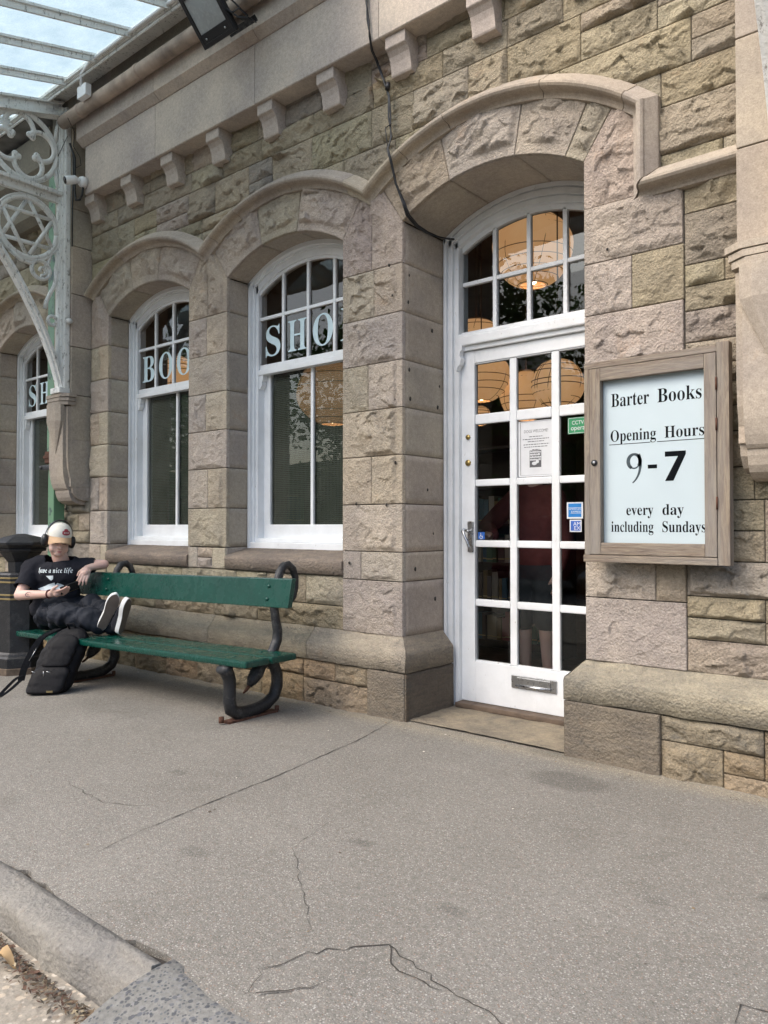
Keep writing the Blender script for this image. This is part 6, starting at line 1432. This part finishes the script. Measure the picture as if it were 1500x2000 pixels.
for sg in (-1, 1): capsule(b, (X+.085*sg, Y+.02, .88), (X+.09*sg, Y-.01*sg, .48), .085, .058); capsule(b, (X+.09*sg, Y-.01*sg, .48), (X+.09*sg, Y+.03, .10), .055, .036); capsule(b, (X+.09*sg, Y+.05, .06), (X+.09*sg, Y-.13, .05), .04, .03)
hand(b, np.array((-2.76, .72, 1.10)), (-.15, -.95, -.05), (-.5, .1, .85), -1, (.3, .35, .4, .5)); hand(b, np.array((X+.20, Y-.05, .84)), (0, -.1, -1), (.9, -.2, 0), 1, (.4, .4, .5, .5))
ip('body', b, M['skin'], .008, 4)
jm = plain('dusty red wool', (.16, .045, .042), .9, vary=.15); s = MB(); ell(s, (X, Y+.02, 1.18), (.185, .125, .25)); ell(s, (X, Y+.02, .98), (.185, .135, .16)); capsule(s, (X-.16, Y, 1.36), (X-.27, Y-.20, 1.16), .078, .066); capsule(s, (X-.27, Y-.20, 1.16), (-2.762, .76, 1.105), .062, .045); capsule(s, (X+.16, Y, 1.36), (X+.22, Y+.03, 1.08), .078, .064); capsule(s, (X+.22, Y+.03, 1.08), (X+.203, Y-.03, .90), .06, .046); capsule(s, (X-.14, Y, 1.39), (X+.14, Y, 1.39), .07, .07); ip('jumper', s, jm)
s = MB(); ell(s, (X, Y+.02, .86), (.165, .12, .12)); [capsule(s, (X+.085*sg, Y+.02, .84), (X+.09*sg, Y, .52), .105, .098) for sg in (-1, 1)]; ip('shorts', s, plain('dark shorts', (.035, .04, .045), .9))
s = MB(); ell(s, (X, Y+.02, 1.63), (.085, .098, .115)); ell(s, (X, Y+.06, 1.52), (.08, .06, .12)); ip('hair', s, plain('brown hair', (.06, .035, .02), .7), .01, 3)
# ================================================================= the far side of the yard, seen in the glass
lm = NG('tree leaves'); tl = lm.n('BsdfTranslucent'); c = lm.mix(1, vcol(lm), lm.ramp(lm.noise(1.3, 3), [(.3, .7), (.7, 1.3)]), 'MULTIPLY'); lm.l(c, lm.b.inputs['Base Color']); lm.l(c, tl.inputs[0]); lm.b.inputs['Roughness'].default_value = .5
mx = lm.n('MixShader'); mx.inputs[0].default_value = .35; lm.l(lm.b.outputs[0], mx.inputs[1]); lm.l(tl.outputs[0], mx.inputs[2]); lm.l(mx.outputs[0], lm.out.inputs[0])
bark = plain('brown bark', (.09, .065, .045), .95, vary=.3, scale=9, bump=.02, bscale=12)
def tree(loc, h, seed, lab):
    rg = np.random.default_rng(seed); t = empty('tree', loc, lab, 'tree', 'trees across the yard')
    s = MB(); P = [(0, 0, -.1), (.05, .02, h*.2), (-.05, .08, h*.42), (.1, .0, h*.7), (.05, .05, h*.92)]; s.tube(P, [.24, .19, .15, .09, .02], 10); tips = []
    for k in range(16):
        z = h*rg.uniform(.25, .85); a = rg.uniform(0, 6.28); L = h*rg.uniform(.16, .34)*(1.15-z/h*.6); e = np.array((math.cos(a)*L, math.sin(a)*L, z+L*rg.uniform(.15, .7))); b0 = np.array((0, .04, z)); m = (b0+e)/2+rg.normal(0, .12, 3); s.tube([b0, m, e], [.06, .04, .012], 6); tips += [e, m, (m+e)/2]
    tips.append(np.array((0, 0, h*.95))); s.build('trunk', bark, t)
    T = np.array(tips); n = 5200; c = T[rg.integers(0, len(T), n)]+rg.normal(0, 1, (n, 3))*np.array((.55, .55, .42))*h/9; d1 = rg.normal(0, 1, (n, 3)); d1 /= np.linalg.norm(d1, axis=1)[:, None]; d2 = np.cross(d1, rg.normal(0, 1, (n, 3))); d2 /= np.linalg.norm(d2, axis=1)[:, None]; L = rg.uniform(.07, .15, n)[:, None]
    V = np.stack([c-d1*L, c+d2*L*.5, c+d1*L, c-d2*L*.5], 1).reshape(-1, 3); cl = np.repeat(np.clip(np.array((.075, .15, .04))*rg.uniform(.6, 1.6, n)[:, None]*np.array((1, 1, 1)), 0, 1), 4, 0)
    s = MB(); s.add(V, np.arange(n*4).reshape(n, 4).tolist(), cl); s.build('crown', lm.m, t)
for k, (x, y, h) in enumerate([(-8.2, -15.5, 8.6), (-12.5, -14.0, 9.8), (-17.5, -15.0, 8.8), (-23, -14.5, 10), (-29, -16, 9.5), (-4.5, -17, 8.2), (-35, -14.5, 9)]):
    tree((x, y, -.13), h, 40+k, ['leafy tree straight across the yard, mirrored in the door glass', 'tallest tree beside the red car, mirrored in the door and window', 'bushy tree mirrored in the window lettered SHO', 'tall tree mirrored in the window lettered BOO', 'leafy tree left of the gabled house, far across the yard', 'small tree behind the photographer', 'farthest tree along the yard'][k])
hz = empty('house', (-19, -21, -.13), 'gabled house across the yard, mirrored in the shop windows', 'house'); iv = Matrix.Translation((19, 21, .13))
s = MB(); s.prism([(-23.5, -.13), (-14.5, -.13), (-14.5, 6), (-19, 10.2), (-23.5, 6)], lambda a, b, d: (a, d, b), -29, -21); s.build('wall', plain('red brown brick', (.22, .11, .075), .9, vary=.3, scale=20), hz, True).matrix_parent_inverse = iv
s = MB()
for sg in (-1, 1): s.add([(-19, y, z) for y in (-20.6, -29.3) for z in (10.25, 10.4)]+[(-19+sg*4.9, y, z) for y in (-20.6, -29.3) for z in (5.68, 5.83)], [(0, 1, 3, 2), (4, 6, 7, 5), (0, 4, 5, 1), (2, 3, 7, 6), (0, 2, 6, 4), (1, 5, 7, 3)])
s.build('roof', plain('slate roof', (.10, .10, .11), .7), hz).matrix_parent_inverse = iv
s = MB()
for sg in (-1, 1): s.strip([(-19, -20.55, 10.15), (-19+sg*4.9, -20.55, 5.6)], (0, 0, .16), (0, .03, 0))
s.build('bargeboard', M['paint'], hz).matrix_parent_inverse = iv
for x in (-21.2, -16.8): s = MB(); s.box(x-.6, x+.6, -21.0, -20.93, 3.6, 5.4); s.build('window', M['paint'], hz).matrix_parent_inverse = iv
s = MB(); s.box(-60, 30, -31, -30, -.1, 5.2); hd = s.build('hedge', plain('hedge leaves', (.06, .105, .04), .9, vary=.5, scale=4, bump=.1, bscale=8)); tag(hd, 'long dark hedge closing the far side of the yard', 'hedge')
# red car
car = empty('parked_car', (-7.4, -9.2, -.13), 'dark red hatchback parked across the yard, mirrored in the door glass', 'car'); iv = Matrix.Translation((7.4, 9.2, .13))
def cpt(mb, n, m_, par=None, fx=True):
    o = mb.build(n, m_, par or car, fx); o.matrix_parent_inverse = iv if not par else Matrix.Identity(4); return o
cx, cy, cz0 = -7.4, -9.2, -.13; redp = plain('dark red car paint', (.22, .012, .018), .2, 0, .6, .05)
bod = [(-2.0, .28), (-2.02, .55), (-1.95, .78), (-1.25, .92), (-.95, .95), (1.35, .97), (1.92, .92), (2.0, .75), (2.02, .45), (1.95, .28)]
def whl(x0): return [(x0+.36*math.cos(a), .28+.36*math.sin(a)) for a in np.linspace(0, math.pi, 12)]
lo = [(1.95, .28)]+whl(1.28)+whl(-1.25)+[(-2.0, .28)]
s = MB(); s.prism([(a, b) for a, b in bod[:-1]]+lo[:-1], lambda a, b, d: (cx+a, cy+d, cz0+b), -.84, .84); o = cpt(s, 'body', redp); bv = o.modifiers.new('b', 'BEVEL'); bv.width = .05; bv.segments = 3; bv.limit_method = 'ANGLE'
s = MB(); V = []
for (yy, zz, xa, xb) in ((.80, .94, -1.15, 1.75), (.60, 1.42, -.25, 1.25)): V += [(cx+xa, cy-yy, cz0+zz), (cx+xb, cy-yy, cz0+zz), (cx+xb, cy+yy, cz0+zz), (cx+xa, cy+yy, cz0+zz)]
s.add(V, [(0, 1, 5, 4), (1, 2, 6, 5), (2, 3, 7, 6), (3, 0, 4, 7)]); cpt(s, 'windows', M['dark'])
s = MB(); s.box(cx-.27, cx+1.28, cy-.62, cy+.62, cz0+1.405, cz0+1.455, None, .02); [s.strip([(cx+a, cy+sy*.805, cz0+.95), (cx+b, cy+sy*.61, cz0+1.43)], (.035, 0, 0), (0, .015, 0)) for sy in (-1, 1) for a, b in ((-1.14, -.25), (.30, .40), (1.74, 1.24))]; cpt(s, 'roof', redp)
for xx in (-1.25, 1.28):
    for sy in (-1, 1):
        s = MB(); s.tube([(cx+xx, cy+sy*.66, cz0+.31), (cx+xx, cy+sy*.83, cz0+.31)], .31, 24); wh = cpt(s, 'wheel', M['black']); q = MB(); q.tube([(cx+xx, cy+sy*.80, cz0+.31), (cx+xx, cy+sy*.84, cz0+.31)], .19, 16); cpt(q, 'rim', M['steel'], wh)
for sy in (-.6, .6): s = MB(); s.ico((cx-1.95, cy+sy, cz0+.72), .1, 2, None, (.5, 1.5, .7)); cpt(s, 'headlight', M['whiteplastic'])
for k, nm in enumerate(('bumper', 'bumper')): s = MB(); xx = (-2.0, 1.98)[k]; s.box(cx+xx-.06, cx+xx+.06, cy-.8, cy+.8, cz0+.3, cz0+.52, None, .04); cpt(s, 'bumper', M['black'])
